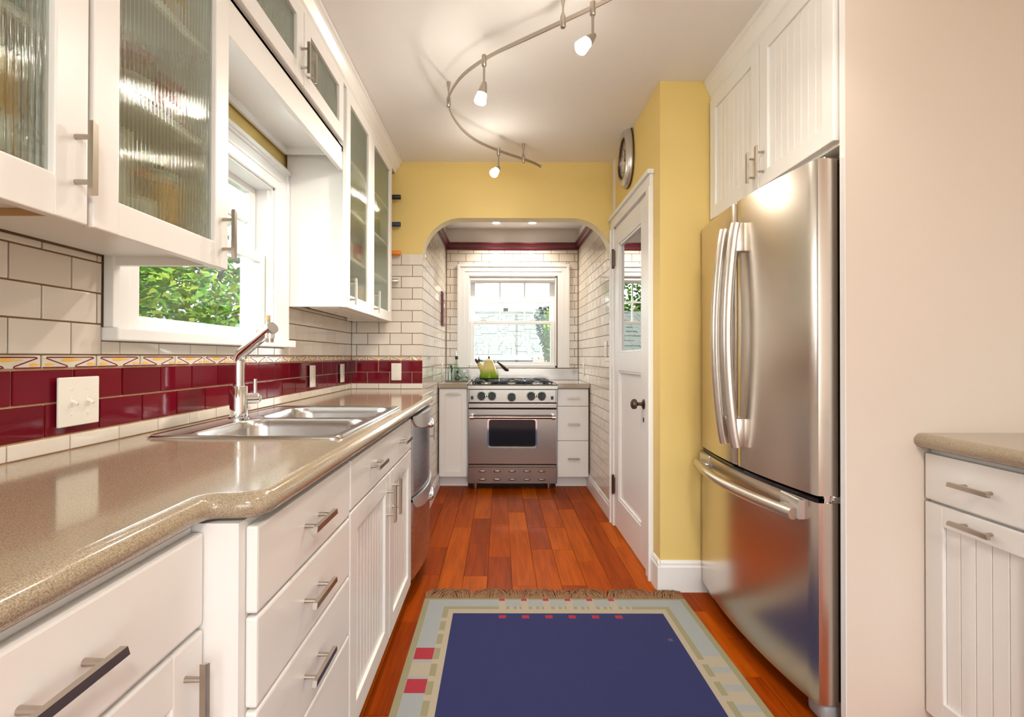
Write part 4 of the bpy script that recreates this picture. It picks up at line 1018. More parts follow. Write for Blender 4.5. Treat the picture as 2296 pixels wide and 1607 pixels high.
for i, (kx, kz) in enumerate(((-0.154, 0.803), (-0.064, 0.803), (0.104, 0.794), (0.270, 0.803), (0.360, 0.803))):
    bm = B(); lathe(bm, [(0.040, 0), (0.040, 0.008), (0.036, 0.012), (0.033, 0.012)], M=axis_mat((kx, RY, kz), (0, -1, 0)), n=24); kb = put(bm, 'bezel', 'chrome', cp_, smooth=SM)
    bm = B(); lathe(bm, [(0.033, 0.004), (0.034, 0.020), (0.031, 0.040), (0.028, 0.043), (0, 0.043)], M=axis_mat((kx, RY, kz), (0, -1, 0)), n=24); box(bm, kx-0.007, kx+0.007, kz-0.028, kz+0.030, 0.042, 0.050, 0.002, 1, M); put(bm, 'knob', 'black_plastic', cp_, smooth=SM)
for xs in (-0.233, 0.450):
    bm = B(); box(bm, xs-0.011, xs+0.011, 0.772, 0.801, 0.0, 0.004, 0.001, 1, M); put(bm, 'rocker_switch', 'black_plastic', cp_)
for xs in (-0.109, 0.315):
    bm = B(); box(bm, xs-0.005, xs+0.005, 0.794, 0.812, 0.0, 0.006, 0.001, 1, M); put(bm, 'igniter_button', 'black_plastic', cp_)
bm = B(); box(bm, RX0+0.005, RX1-0.005, 0.738, 0.746, -0.03, -0.010, M=M); box(bm, RX0+0.005, RX1-0.005, 0.688, 0.700, -0.03, -0.012, M=M); box(bm, RX0+0.005, RX1-0.005, 0.205, 0.226, -0.03, -0.014, M=M); put(bm, 'shadow_gap', 'dark_gap', rg)
bm = B(); box(bm, RX0+0.004, RX1-0.004, 0.700, 0.738, -0.03, 0.004, 0.004, 2, M); put(bm, 'vent_strip', 'stainless', rg)
bm = B(); box(bm, RX0+0.012, RX1-0.012, 0.196, 0.216, -0.03, -0.004, 0.002, 1, M); put(bm, 'lower_strip', 'stainless', rg)
# oven door
bm = B(); u0, u1, v0, v1 = RX0+0.006, RX1-0.006, 0.226, 0.688; a0, a1, b0, b1 = -0.099, 0.318, 0.362, 0.612
box(bm, u0, a0, v0, v1, -0.03, 0.006, 0, M=M); box(bm, a1, u1, v0, v1, -0.03, 0.006, 0, M=M); box(bm, a0, a1, v0, b0, -0.03, 0.006, 0, M=M); box(bm, a0, a1, b1, v1, -0.03, 0.006, 0, M=M)
od = put(bm, 'oven_door', 'stainless', rg)
ro = rrect(a0-0.004, a1+0.004, b0-0.004, b1+0.004, 0.030); ri = rrect(a0+0.010, a1-0.010, b0+0.010, b1-0.010, 0.022)
bm = B(); rr = [[bm.verts.new(M @ Vector((u, v, w_))) for u, v in L] for L, w_ in ((ro, 0.004), (ro, 0.010), (ri, 0.010), (ri, 0.002))]; ring_faces(bm, rr)
put(bm, 'window_frame', 'chrome', od, smooth=SM)
bm = B(); box(bm, a0, a1, b0, b1, -0.02, 0.004, M=M); put(bm, 'oven_glass', 'black_gloss', od)
bm = B(); cyl(bm, (-0.232, RY-0.062, 0.628), (0.456, RY-0.062, 0.628), 0.0135, n=18); hb = put(bm, 'handle_bar', 'stainless', od, smooth=SM)
for xs in (-0.232, 0.456):
    bm = B(); box(bm, xs-0.014, xs+0.014, 0.614, 0.650, 0.004, 0.050, 0.004, 2, M); cyl(bm, (xs-0.015, RY-0.062, 0.628), (xs+0.015, RY-0.062, 0.628), 0.019, n=18); put(bm, 'handle_end', 'chrome', od, smooth=SM)
# kick panel with louvre slots
bm = B(); box(bm, RX0+0.001, RX1-0.001, 0.058, 0.196, -0.03, 0.006, 0.002, 1, M); kp = put(bm, 'kick_panel', 'stainless', rg)
for i in range(5):
    for zz in (0.163, 0.093):
        cx = -0.145+0.127*i; bm = B(); rr = []
        for ex, w_ in ((0.0, 0.0055), (-0.003, 0.010), (-0.010, 0.0125)):
            rr.append([bm.verts.new(M @ Vector((u, v, w_))) for u, v in rrect(cx-0.030-ex, cx+0.030+ex, zz-0.008-min(ex, 0)*0-(ex if ex < 0 else 0)*0.4, zz+0.008+ex*0.4, 0.005)])
        ring_faces(bm, rr, True, True, True); put(bm, 'louvre', 'stainless', kp, smooth=SM)
for xs in (-0.205, 0.425):
    bm = B(); lathe(bm, [(0.018, 0.0), (0.020, 0.012), (0.018, 0.06)], (xs, RY+0.06, 0), 14); put(bm, 'foot', 'nickel', rg, smooth=SM)
bm = B(); box(bm, RX0+0.005, RX1-0.005, RY+0.14, RY+0.15, 0.0, 0.075); put(bm, 'base_shadow_panel', 'dark_gap', rg)
# burners and grates
for i in range(3):
    x0 = RX0+0.038+i*0.2295; x1 = x0+0.2255; bm = B(); zg = 0.9205
    for (p, q) in (((x0, 4.305), (x1, 4.305)), ((x0, 4.90), (x1, 4.90)), ((x0, 4.6), (x1, 4.6)), ((x0, 4.305), (x0, 4.90)), ((x1, 4.305), (x1, 4.90))):
        tube(bm, [(p[0], p[1], zg), (q[0], q[1], zg)], 0.0065, 6)
    xm = (x0+x1)/2
    for yc in (4.452, 4.75):
        for k in range(4):
            a = PI/4+PI/2*k; e_ = Vector((xm+math.cos(a)*0.145, yc+math.sin(a)*0.145, zg)); e_.x = min(max(e_.x, x0), x1); e_.y = min(max(e_.y, yc-0.147), yc+0.147)
            tube(bm, [e_, (xm+math.cos(a)*0.03, yc+math.sin(a)*0.03, zg+0.008)], 0.0058, 6)
    for fx_ in (x0+0.004, x1-0.004):
        for fy_ in (4.31, 4.895): cyl(bm, (fx_, fy_, 0.902), (fx_, fy_, zg), 0.006, n=6)
    put(bm, 'grate', 'black_iron', rg, smooth=SM)
    for yc in ((4.452, 4.75) if i != 1 else (4.60,)):
        bm = B(); lathe(bm, [(0.048, 0.902), (0.048, 0.906), (0.034, 0.912), (0.032, 0.918), (0, 0.919)], (xm, yc, 0), 20); put(bm, 'burner', 'nickel', rg, smooth=SM)

# kettle
kx, ky, kz = -0.098, 4.665, 0.9322
kt = root('kettle', (kx, ky, kz), 'cream to green enamel kettle with black handle on the range', 'kettle')
bm = B(); lathe(bm, [(0.082, 0.003), (0.088, 0.006), (0.090, 0.014), (0.083, 0.040), (0.069, 0.085), (0.052, 0.130), (0.041, 0.152), (0.040, 0.156)], (kx, ky, kz), 32)
put(bm, 'body', 'kettle_enamel', kt, smooth=SM)
bm = B(); lathe(bm, [(0.041, 0.156), (0.041, 0.159), (0.034, 0.172), (0.022, 0.182), (0.008, 0.186), (0, 0.186)], (kx, ky, kz), 24); ld = put(bm, 'lid', 'kettle_enamel', kt, smooth=SM)
bm = B(); lathe(bm, [(0.004, 0.184), (0.009, 0.190), (0.009, 0.198), (0.003, 0.212), (0, 0.214)], (kx, ky, kz), 12); put(bm, 'lid_knob', 'kettle_black', ld, smooth=SM)
bm = B(); tube(bm, [(kx-0.050, ky, kz+0.075), (kx-0.078, ky, kz+0.118), (kx-0.104, ky, kz+0.158)], [0.034, 0.023, 0.016], 16); sp = put(bm, 'spout', 'kettle_enamel', kt, smooth=SM)
bm = B(); tube(bm, [(kx-0.098, ky, kz+0.150), (kx-0.110, ky, kz+0.172)], [0.020, 0.021], 14); sphere(bm, (kx-0.122, ky, kz+0.176), 0.011, 10, 6); sphere(bm, (kx-0.088, ky, kz+0.172), 0.011, 10, 6)
tube(bm, [(kx-0.098, ky, kz+0.172), (kx-0.094, ky, kz+0.190), (kx-0.096, ky, kz+0.208)], [0.008, 0.004, 0.003], 8); put(bm, 'whistle', 'kettle_black', sp, smooth=SM)
bm = B(); tube(bm, [(kx+0.045, ky-0.01, kz+0.148), (kx+0.062, ky-0.012, kz+0.160), (kx+0.078, ky-0.014, kz+0.156)], 0.005, 8); tube(bm, [(kx+0.06, ky-0.01, kz+0.125), (kx+0.07, ky-0.01, kz+0.115)], 0.004, 8); put(bm, 'bracket', 'chrome', kt, smooth=SM)
bm = B(); tube(bm, [(kx+0.074, ky-0.014, kz+0.158), (kx+0.090, ky-0.016, kz+0.147), (kx+0.115, ky-0.018, kz+0.126), (kx+0.140, ky-0.02, kz+0.104), (kx+0.160, ky-0.02, kz+0.086), (kx+0.178, ky-0.02, kz+0.080), (kx+0.184, ky-0.02, kz+0.084)], [0.006, 0.010, 0.014, 0.018, 0.020, 0.014, 0.005], 14, sy=1.0, sx=0.75)
put(bm, 'handle', 'kettle_black', kt, smooth=SM)

# tray with glassware
CA = 0.908
bm = B(); tx, ty = -0.395, 4.66
rr = [[bm.verts.new((x_, y_, z_)) for x_, y_ in rrect(tx-0.105-e_, tx+0.105+e_, ty-0.07-e_, ty+0.07+e_, 0.012)] for e_, z_ in ((-0.006, CA), (0, CA+0.002), (0.006, CA+0.012), (0.003, CA+0.012), (-0.003, CA+0.004))]
ring_faces(bm, rr, True, True, True); tag(put(bm, 'tray', 'grey_plastic', smooth=SM), 'small dark blue grey tray on the counter left of the range', 'tray')
zt_ = CA+0.0045
r_ = root('oil_bottle', (-0.402, 4.69, zt_), 'tall clear oil bottle with black pourer on the tray', 'bottle')
bm = B(); lathe(bm, [(0.026, 0), (0.029, 0.004), (0.029, 0.125), (0.022, 0.150), (0.011, 0.170), (0.010, 0.205)], (-0.402, 4.69, zt_), 20); put(bm, 'glass_body', 'bottle_glass', r_, smooth=SM)
bm = B(); lathe(bm, [(0.012, 0.198), (0.014, 0.204), (0.014, 0.224), (0.010, 0.230), (0, 0.230)], (-0.402, 4.69, zt_), 14); put(bm, 'stopper', 'black_plastic', r_, smooth=SM)
bm = B(); tube(bm, [(-0.402, 4.69, zt_+0.228), (-0.402, 4.69, zt_+0.25), (-0.408, 4.685, zt_+0.275)], 0.003, 8); put(bm, 'pour_spout', 'chrome', r_, smooth=SM)
for xs, mat, cap, lb in ((-0.388, 'foil_black', 0.010, 'round glass flask with small black stopper on the tray'), (-0.322, 'paper_white', 0.020, 'round glass flask with wide white stopper on the tray')):
    r_ = root('glass_flask', (xs, 4.615, zt_), lb, 'flask', 'flasks on the tray')
    bm = B(); lathe(bm, [(0.014, 0)]+[(0.031*math.sin(a), 0.031-0.031*math.cos(a)) for a in [0.5+k*0.26 for k in range(9)]]+[(0.008, 0.066), (0.007, 0.076)], (xs, 4.615, zt_), 20); put(bm, 'glass_body', 'bottle_glass', r_, smooth=SM)
    bm = B(); lathe(bm, [(0.006, 0.070), (cap, 0.082), (cap*1.0, 0.090), (0, 0.096)], (xs, 4.615, zt_), 16); put(bm, 'stopper', mat, r_, smooth=SM)
    bm = B(); lathe(bm, [(0.012, 0.003), (0.024, 0.012), (0.026, 0.022), (0, 0.023)], (xs, 4.615, zt_), 16); put(bm, 'contents', mat if mat == 'paper_white' else 'jar_brown', r_, smooth=SM)
r_ = root('salt_grinder', (-0.458, 4.64, zt_), 'clear acrylic grinder with dark handle on the tray', 'grinder')
bm = B(); lathe(bm, [(0.024, 0), (0.026, 0.004), (0.022, 0.08), (0.022, 0.15)], (-0.458, 4.64, zt_), 16, cap1=False); put(bm, 'acrylic_body', 'bottle_glass', r_, smooth=SM)
bm = B(); lathe(bm, [(0.019, 0.004), (0.018, 0.075), (0.012, 0.08), (0, 0.08)], (-0.458, 4.64, zt_), 16); put(bm, 'mechanism', 'pewter', r_, smooth=SM)
bm = B(); tube(bm, [(-0.445, 4.64, zt_+0.075), (-0.440, 4.64, zt_+0.11), (-0.452, 4.64, zt_+0.145)], [0.005, 0.008, 0.009], 8); put(bm, 'handle', 'black_plastic', r_, smooth=SM)

# small bottle on window sill
r_ = root('sill_bottle', (-1.005, 2.175, 1.213), 'tiny corked glass bottle on the sink window sill', 'bottle')
bm = B(); lathe(bm, [(0.022, 0.0005), (0.024, 0.004), (0.024, 0.055), (0.010, 0.070), (0.009, 0.085)], (-1.005, 2.175, 1.213), 16); put(bm, 'glass_body', 'bottle_glass', r_, smooth=SM)
bm = B(); lathe(bm, [(0.0075, 0.075), (0.0095, 0.102), (0, 0.102)], (-1.005, 2.175, 1.213), 12); put(bm, 'cork_stopper', 'cork', r_, smooth=SM)

# ------------------------------------------------------------------ switch plates and outlets
def plate(name, M, u, v, wd, h, label, kind):
    o = M @ Vector((u, v-h/2, 0)); r_ = root(name, tuple(o), label, 'switch' if 'switch' in name else 'outlet', 'wall plates')
    b_ = B(); box(b_, u-wd/2, u+wd/2, v-h/2, v+h/2, 0.0, 0.007, 0.003, 3, M); p = put(b_, 'cover_plate', 'ivory_plastic', r_, smooth=SM)
    def screw(su, sv):
        b2_ = B(); lathe(b2_, [(0.0032, 0), (0.0028, 0.0015), (0, 0.0018)], M=axis_mat(M @ Vector((su, sv, 0.0068)), (M @ Vector((0, 0, 1)) - M @ Vector((0, 0, 0)))), n=10); put(b2_, 'screw', 'grey_plastic' if kind == 'blank' else 'ivory_plastic', p)
    if kind == 'toggle2':
        for du in (-0.023, 0.023):
            b_ = B(); box(b_, u+du-0.005, u+du+0.005, v-0.012, v+0.012, 0.006, 0.0085, 0.001, 1, M); tube(b_, [M @ Vector((u+du, v+0.002, 0.006)), M @ Vector((u+du, v-0.006, 0.021))], [0.0048, 0.0036], 8); put(b_, 'toggle', 'ivory_plastic', p, smooth=SM)
            screw(u+du, v+0.030); screw(u+du, v-0.030)
    elif kind == 'decora':
        b_ = B(); box(b_, u-0.0165, u+0.0165, v-0.033, v+0.033, 0.006, 0.0095, 0.0015, 1, M); put(b_, 'insert', 'ivory_plastic', p)
        b_ = B(); box(b_, u-0.004, u+0.004, v-0.004, v+0.004, 0.009, 0.011, 0.001, 1, M); put(b_, 'button', 'ivory_plastic', p)
        screw(u, v+0.048); screw(u, v-0.048)
    else: screw(u, v+0.042); screw(u, v-0.042)
plate('light_switch', FL(XL+0.0072), 1.206, 1.030, 0.116, 0.116, 'double toggle light switch plate on the red tiles at left', 'toggle2')
plate('wall_outlet', FL(XL+0.0072), 2.714, 1.030, 0.072, 0.118, 'ivory outlet plate on the red tiles, nearer of the two by the corner', 'decora')
plate('wall_outlet', FL(XL+0.0072), 3.228, 1.030, 0.072, 0.118, 'ivory outlet plate on the red tiles closest to the corner', 'decora')
plate('blank_plate', FB(YP-0.0072), -0.711, 1.032, 0.070, 0.118, 'blank ivory cover plate on the red tiles of the pier', 'blank')
plate('wall_outlet', FR(XR-0.0002), 3.66, 1.195, 0.072, 0.118, 'white outlet plate high on the alcove right tiles', 'decora')
plate('wall_outlet', FR(XR-0.0002), 4.62, 1.020, 0.072, 0.118, 'white outlet plate on the alcove right tiles above the counter', 'decora')
plate('wall_outlet', FL(XAL+0.0002), 4.62, 1.020, 0.072, 0.118, 'white outlet plate on the alcove left tiles above the counter', 'decora')
# maroon plaque
pq = root('wall_plaque', (XAL, 4.62, 1.46), 'maroon framed tile plaque with white accents on the alcove left wall', 'plaque')
M = FL(XAL+0.0005)
bm = B(); box(bm, 4.53, 4.71, 1.42, 1.73, 0.0, 0.016, 0.003, 1, M); put(bm, 'frame', 'maroon_paint', pq)
for i in range(4):
    bm = B(); box(bm, 4.55, 4.69, 1.435+i*0.073, 1.50+i*0.073, 0.015, 0.020, 0.002, 1, M); put(bm, 'plaque_tile', 'glaze_maroon', pq)
bm = B(); lathe(bm, [(0.022, 0), (0.016, 0.003), (0, 0.004)], M=axis_mat((XAL+0.020, 4.62, 1.60), (1, 0, 0)), n=14); put(bm, 'medallion', 'tile_white', pq)

# ------------------------------------------------------------------ wall clock
ck = root('wall_clock', (XR, 3.03, 2.165), 'wavy silver framed wall clock on the yellow wall above the pantry door', 'clock')
def wav(t, s): 
    r = s*(1+0.06*math.cos(3*t+0.6)-0.04*math.sin(2*t)); return (r*0.86*math.cos(t), r*1.12*math.sin(t))
cyk, czk = 3.03, 2.332; N = 40; M = FR(XR+0.002)
def ringv(bm, s, w_): return [bm.verts.new(M @ Vector((cyk+wav(2*PI*i/N, s)[0], czk+wav(2*PI*i/N, s)[1], w_))) for i in range(N)]
bm = B(); ring_faces(bm, [ringv(bm, s, w_) for s, w_ in ((0.150, 0.0), (0.156, 0.012), (0.150, 0.030), (0.136, 0.044), (0.120, 0.046), (0.108, 0.040), (0.104, 0.030), (0.104, 0.016))], True, True, False); put(bm, 'frame', 'pewter', ck, smooth=True)
bm = B(); ring_faces(bm, [ringv(bm, s, w_) for s, w_ in ((0.157, 0.004), (0.160, 0.006), (0.157, 0.010))]); put(bm, 'edge_band', 'bronze', ck, smooth=True)
bm = B(); ring_faces(bm, [ringv(bm, s, w_) for s, w_ in ((0.108, 0.041), (0.104, 0.044), (0.101, 0.040), (0.100, 0.030))]); put(bm, 'inner_band', 'bronze', ck, smooth=True)
bm = B(); ring_faces(bm, [ringv(bm, 0.105, 0.018), ringv(bm, 0.105, 0.020)], True, True, True); fcx = put(bm, 'dial', 'clock_face', ck)
bm = B(); box(bm, cyk-0.004, cyk+0.004, czk-0.01, czk+0.06, 0.024, 0.026, M=M); box(bm, cyk-0.045, cyk+0.008, czk-0.003, czk+0.003, 0.027, 0.029, M=M); put(bm, 'hands', 'bronze', ck)
bm = B()
for i in range(12):
    a = 2*PI*i/12; p = wav(a, 0.086); box(bm, cyk+p[0]-0.003, cyk+p[0]+0.003, czk+p[1]-0.006, czk+p[1]+0.006, 0.020, 0.0215, M=M)
put(bm, 'hour_marks', 'bronze', fcx)

# ------------------------------------------------------------------ rug
RGX0, RGX1, RGY0, RGY1 = -0.346, 0.866, 0.60, 2.351
rects = []                     # (x0,x1,y0,y1,material index) painted in order; 0 navy 1 grey 2 cream 3 sage 4 red 5 spot
for ins, top, mi in ((0, 0, 3), (0.025, 0.017, 1), (0.098, 0.078, 3), (0.121, 0.102, 2), (0.144, 0.138, 0)):
    rects.append((RGX0+ins, RGX1-ins, RGY0+ins, RGY1-top, mi))
for i in range(6):
    xx = 0.014+i*0.1013
    rects += [(xx-0.014, xx+0.018, RGY1-0.102, RGY1-0.003, 2), (xx-0.013, xx+0.013, RGY1-0.026, RGY1-0.005, 4), (xx-0.015, xx+0.016, RGY1-0.180, RGY1-0.154, 4)]
    rects += [(xx+0.034, xx+0.052, RGY1-0.102, RGY1-0.078, 2), (xx+0.066, xx+0.078, RGY1-0.102, RGY1-0.078, 2)]
for i in range(16):
    yy = RGY1-0.19-i*0.099
    rects += [(RGX0+0.096, RGX0+0.122, yy-0.014, yy+0.014, 2)]
    if i > 2: rects += [(RGX1-0.122, RGX1-0.098, yy-0.014, yy+0.014, 2), (RGX1-0.098, RGX1-0.026, yy-0.030, yy+0.036, 2)]
for yy in (RGY1-0.437, RGY1-0.625, RGY1-1.05, RGY1-1.24):
    rects += [(RGX0+0.026, RGX0+0.097, yy-0.037, yy+0.037, 4)]
rects += [(RGX0+0.026, RGX0+0.097, RGY1-0.572, RGY1-0.492, 2), (0.676, 0.694, RGY1-0.352, RGY1-0.334, 5)]
xs_ = sorted({round(v, 4) for r in rects for v in r[:2]}); ys_ = sorted({round(v, 4) for r in rects for v in r[2:4]})
rug = root('rug', ((RGX0+RGX1)/2, (RGY0+RGY1)/2, 0), 'navy flat woven rug with grey border and red squares on the floor', 'rug')
bm = B(); RZ = 0.009; vg = {}
def rv(i, j):
    if (i, j) not in vg:
        vg[(i, j)] = bm.verts.new((xs_[i], ys_[j], RZ))
    return vg[(i, j)]
for i in range(len(xs_)-1):
    for j in range(len(ys_)-1):
        cx, cy = (xs_[i]+xs_[i+1])/2, (ys_[j]+ys_[j+1])/2; mi = 2
        for r in rects:
            if r[0] <= cx <= r[1] and r[2] <= cy <= r[3]: mi = r[4]
        f = bm.faces.new((rv(i, j), rv(i+1, j), rv(i+1, j+1), rv(i, j+1))); f.material_index = mi
bd = B; 
for (a, b_) in (((RGX0, RGY0), (RGX1, RGY0)), ((RGX1, RGY0), (RGX1, RGY1)), ((RGX1, RGY1), (RGX0, RGY1)), ((RGX0, RGY1), (RGX0, RGY0))):
    v = [bm.verts.new((a[0], a[1], 0.001)), bm.verts.new((b_[0], b_[1], 0.001)), bm.verts.new((b_[0], b_[1], RZ)), bm.verts.new((a[0], a[1], RZ))]; f = bm.faces.new(v); f.material_index = 3
put(bm, 'weave', ['rug_navy', 'rug_grey', 'rug_cream', 'rug_sage', 'rug_red', 'rug_spot'], rug, recalc=False)
bm = B(); nf = 190
for i in range(nf):
    x_ = RGX0+0.004+(RGX1-RGX0-0.008)*i/(nf-1); lean = 0.040*math.sin(i*0.19)+0.02*math.sin(i*0.53)+random.uniform(-0.012, 0.012)
    for k in range(4):
        dx = random.uniform(-0.005, 0.005); L = random.uniform(0.065, 0.105); l2 = lean+random.uniform(-0.02, 0.02); zz = random.uniform(0.006, 0.020)
        tube(bm, [(x_+dx*0.3, RGY1-0.003, RZ-0.001), (x_+dx+l2*0.3, RGY1+L*0.35, zz), (x_+dx*1.6+l2*0.8, RGY1+L*0.75, zz*0.7), (x_+dx*2+l2*1.5, RGY1+L, 0.0045)], [0.0028, 0.0028, 0.0025, 0.0016], 4)
tag(put(bm, 'fringe', 'fringe', rug), kind='stuff')

# ================================================================== LIGHTS IN THE ROOM
ZRL = 2.392
rail = root('track_light_rail', (0.2, 2.4, ZRL), 'curved brushed nickel track light rail under the ceiling', 'track light')
ctrl = [(0.262, 3.285), (0.20, 3.21), (-0.03, 3.03), (-0.19, 2.84), (-0.275, 2.50), (-0.20, 2.26), (-0.06, 2.09), (0.09, 1.975), (0.244, 1.857), (0.40, 1.735), (0.58, 1.55), (0.70, 1.25), (0.70, 0.85), (0.55, 0.45), (0.25, 0.1)]
rp = smoothpts([(x_, y_, ZRL) for x_, y_ in ctrl], 3)
bm = B(); rr = []
for i, p in enumerate(rp):
    d = (rp[min(i+1, len(rp)-1)]-rp[max(i-1, 0)]).normalized(); nn = Vector((-d.y, d.x, 0))*0.0022
    rr.append([bm.verts.new(p+nn+Vector((0, 0, 0.008))), bm.verts.new(p-nn+Vector((0, 0, 0.008))), bm.verts.new(p-nn-Vector((0, 0, 0.008))), bm.verts.new(p+nn-Vector((0, 0, 0.008)))])
ring_faces(bm, rr, True, True, True); put(bm, 'rail', 'nickel', rail)
def near_rail(y, lo=0, hi=None):
    return min(rp, key=lambda p: abs(p.y-y))
STAND = [near_rail(3.17), near_rail(2.47), near_rail(1.857), near_rail(0.9)]
for p in STAND:
    bm = B(); lathe(bm, [(0.0085, ZRL-0.024), (0.0105, ZRL-0.020), (0.0105, ZRL+0.016), (0.008, ZRL+0.022), (0.0035, ZRL+0.036), (0.0035, ZRL+0.050), (0.009, ZRL+0.085), (0.010, CEIL-0.0005)], (p.x, p.y, 0), 14); put(bm, 'standoff', 'nickel', rail, smooth=SM)
bm = B(); box(bm, rp[0].x-0.004, rp[0].x+0.012, rp[0].y-0.004, rp[0].y+0.012, ZRL-0.009, ZRL+0.009, 0.002, 1); put(bm, 'end_cap', 'grey_plastic', rail)
def spot(p, aim, label, stem=0.075, cone=100, energy=SPOT_W):
    r_ = root('track_spotlight', (p.x, p.y, ZRL-0.15), label, 'spotlight', 'track spotlights')
    bm = B(); lathe(bm, [(0.0095, ZRL+0.018), (0.0105, ZRL+0.016), (0.0105, ZRL-0.026), (0.008, ZRL-0.0305)], (p.x, p.y, 0), 14); put(bm, 'clamp', 'nickel', rail, smooth=SM)
    bm = B(); lathe(bm, [(0.0052, ZRL-0.031), (0.0046, ZRL-0.031-stem)], (p.x, p.y, 0), 14); put(bm, 'stem', 'nickel', r_, smooth=SM)
    q = Vector((p.x, p.y, ZRL-0.031-stem)); a = Vector(aim).normalized(); Mh = axis_mat(q-a*0.012, a)
    bm = B(); lathe(bm, [(0.0, 0.0), (0.009, 0.002), (0.015, 0.020), (0.021, 0.048), (0.020, 0.048)], M=Mh, n=18, cap1=False); put(bm, 'cup', 'nickel', r_, smooth=SM)
    bm = B(); lathe(bm, [(0.0185, 0.046), (0.0195, 0.050), (0.0235, 0.068), (0.0255, 0.085), (0.020, 0.091), (0, 0.093)], M=Mh, n=20); put(bm, 'glass_shade', 'lit_shade', r_, smooth=SM)
    l = bpy.data.lights.new('bulb', 'SPOT'); l.energy = energy; l.color = WARM; l.spot_size = math.radians(cone); l.spot_blend = 1.0; l.shadow_soft_size = 0.020
    lo = bpy.data.objects.new('bulb', l); lo.location = (q + a*0.105); lo.rotation_euler = a.to_track_quat('-Z', 'Y').to_euler(); COL.objects.link(lo); lo.parent = r_; lo.location = (q+a*0.105) - Vector((p.x, p.y, ZRL-0.15))
spot(near_rail(3.03), (-0.35, -0.55, -0.62), 'lit track spotlight at the far end of the curved rail', cone=160)
spot(near_rail(2.105), (-0.22, 0.12, -0.9), 'lit track spotlight at the bend of the curved rail, aimed down', cone=160, energy=24)
spot(near_rail(1.795), (-0.62, -0.25, -0.70), 'lit track spotlight nearest the camera on the curved rail', energy=8)
spot(near_rail(1.20), (0.15, 0.55, -0.7), 'unseen track spotlight added out of frame, aimed towards the refrigerator', energy=5)  # added lamp head on the unseen stretch of rail
spot(near_rail(0.55), (-0.55, 0.25, -0.75), 'unseen track spotlight added out of frame, aimed at the near left counter', energy=4)  # second added head, also outside the view
for i, xs in enumerate((-0.034, 0.307)):
    r_ = root('recessed_light', (xs, 4.70, 2.39), ('left recessed ceiling light in the range alcove', 'right recessed ceiling light in the range alcove')[i], 'light', 'alcove recessed lights')
    bm = B(); lathe(bm, [(0.045, 2.3995), (0.045, 2.394), (0.036, 2.393), (0.034, 2.3995)], (xs, 4.70, 0), 24, cap0=False, cap1=False); put(bm, 'trim_ring', 'trim_paint', r_, smooth=SM)
    bm = B(); lathe(bm, [(0.035, 2.396), (0, 2.3955)], (xs, 4.70, 0), 24, cap0=False); put(bm, 'lens', 'lit_can', r_)
    l = bpy.data.lights.new('bulb', 'SPOT'); l.energy = CAN_W; l.color = WARM; l.spot_size = math.radians(140); l.spot_blend = 0.7; l.shadow_soft_size = 0.03
    lo = bpy.data.objects.new('bulb', l); COL.objects.link(lo); lo.parent = r_; lo.location = (0, 0, -0.01)
# unseen fill lamp behind the viewer, added to brighten the room
r_ = root('added_fill_lamp', (0.45, -1.1, CEIL-0.12), 'frosted dome lamp behind the viewer, added as unseen fill light', 'lamp')
bm = B(); lathe(bm, [(0.19, CEIL-0.001), (0.19, CEIL-0.02), (0.175, CEIL-0.022)], (0.45, -1.1, 0), 32, cap1=False); put(bm, 'base', 'nickel', r_, smooth=SM)
bm = B(); lathe(bm, [(0.175, CEIL-0.022), (0.165, CEIL-0.06), (0.12, CEIL-0.095), (0.05, CEIL-0.112), (0, CEIL-0.115)], (0.45, -1.1, 0), 32, cap0=False); put(bm, 'dome', 'fill_dome', r_, smooth=SM)

# ================================================================== OUTDOORS
bm = B(); box(bm, -40, 40, -25, 60, -1.1, -0.9); tag(put(bm, 'lawn', 'grass', origin=(0, 0, -0.9)), 'green lawn outside below the windows', 'lawn', None, 'structure')
def foliage(parent, name, blobs, n, size, mats, seed=1):
    rnd = random.Random(seed); bm = B(); tot = sum(b_[3]*b_[4]*b_[5] for b_ in blobs)
    for (cx, cy, cz, rx, ry, rz) in blobs:
        for _ in range(int(n*rx*ry*rz/tot)):
            a, ct_ = rnd.uniform(0, 2*PI), rnd.uniform(-1, 1); st_ = math.sqrt(1-ct_*ct_); rr_ = rnd.uniform(0.62, 1.05)
            p = Vector((cx+rx*rr_*st_*math.cos(a), cy+ry*rr_*st_*math.sin(a), cz+rz*rr_*ct_))
            R = Euler((rnd.uniform(-0.9, 0.9), rnd.uniform(-0.9, 0.9), rnd.uniform(0, 2*PI))).to_matrix(); s = size*rnd.uniform(0.6, 1.3); mi = rnd.randrange(len(mats))
            vs = [bm.verts.new(p+R @ Vector(q)*s) for q in ((-0.5, 0, 0), (-0.1, -0.27, 0.06), (0.5, 0, 0), (-0.1, 0.27, 0.06))]
            f = bm.faces.new(vs); f.material_index = mi
    o = put(bm, name, mats, parent, recalc=False); return tag(o, kind='stuff')
hg = root('hedge', (-2.9, 4.4, -0.9), 'dense green hedge outside the sink window', 'hedge')
blobs = [(-2.9+random.uniform(-0.15, 0.15), 2.4+i*0.55, z_+random.uniform(-0.1, 0.1), 0.5, 0.5, 0.48) for i in range(9) for z_ in (0.0, 0.55, 1.05, 1.45)]
foliage(hg, 'leaves', blobs, 26000, 0.085, ['leaf_green', 'leaf_green', 'leaf_yellow'], 3)
for yy in (3.2, 4.6, 6.0):
    bm = B(); tube(bm, [(-2.95, yy, -0.9), (-2.9, yy+0.1, 0.3), (-2.95, yy, 1.4)], [0.06, 0.045, 0.02], 8); put(bm, 'stem', 'bark', hg)
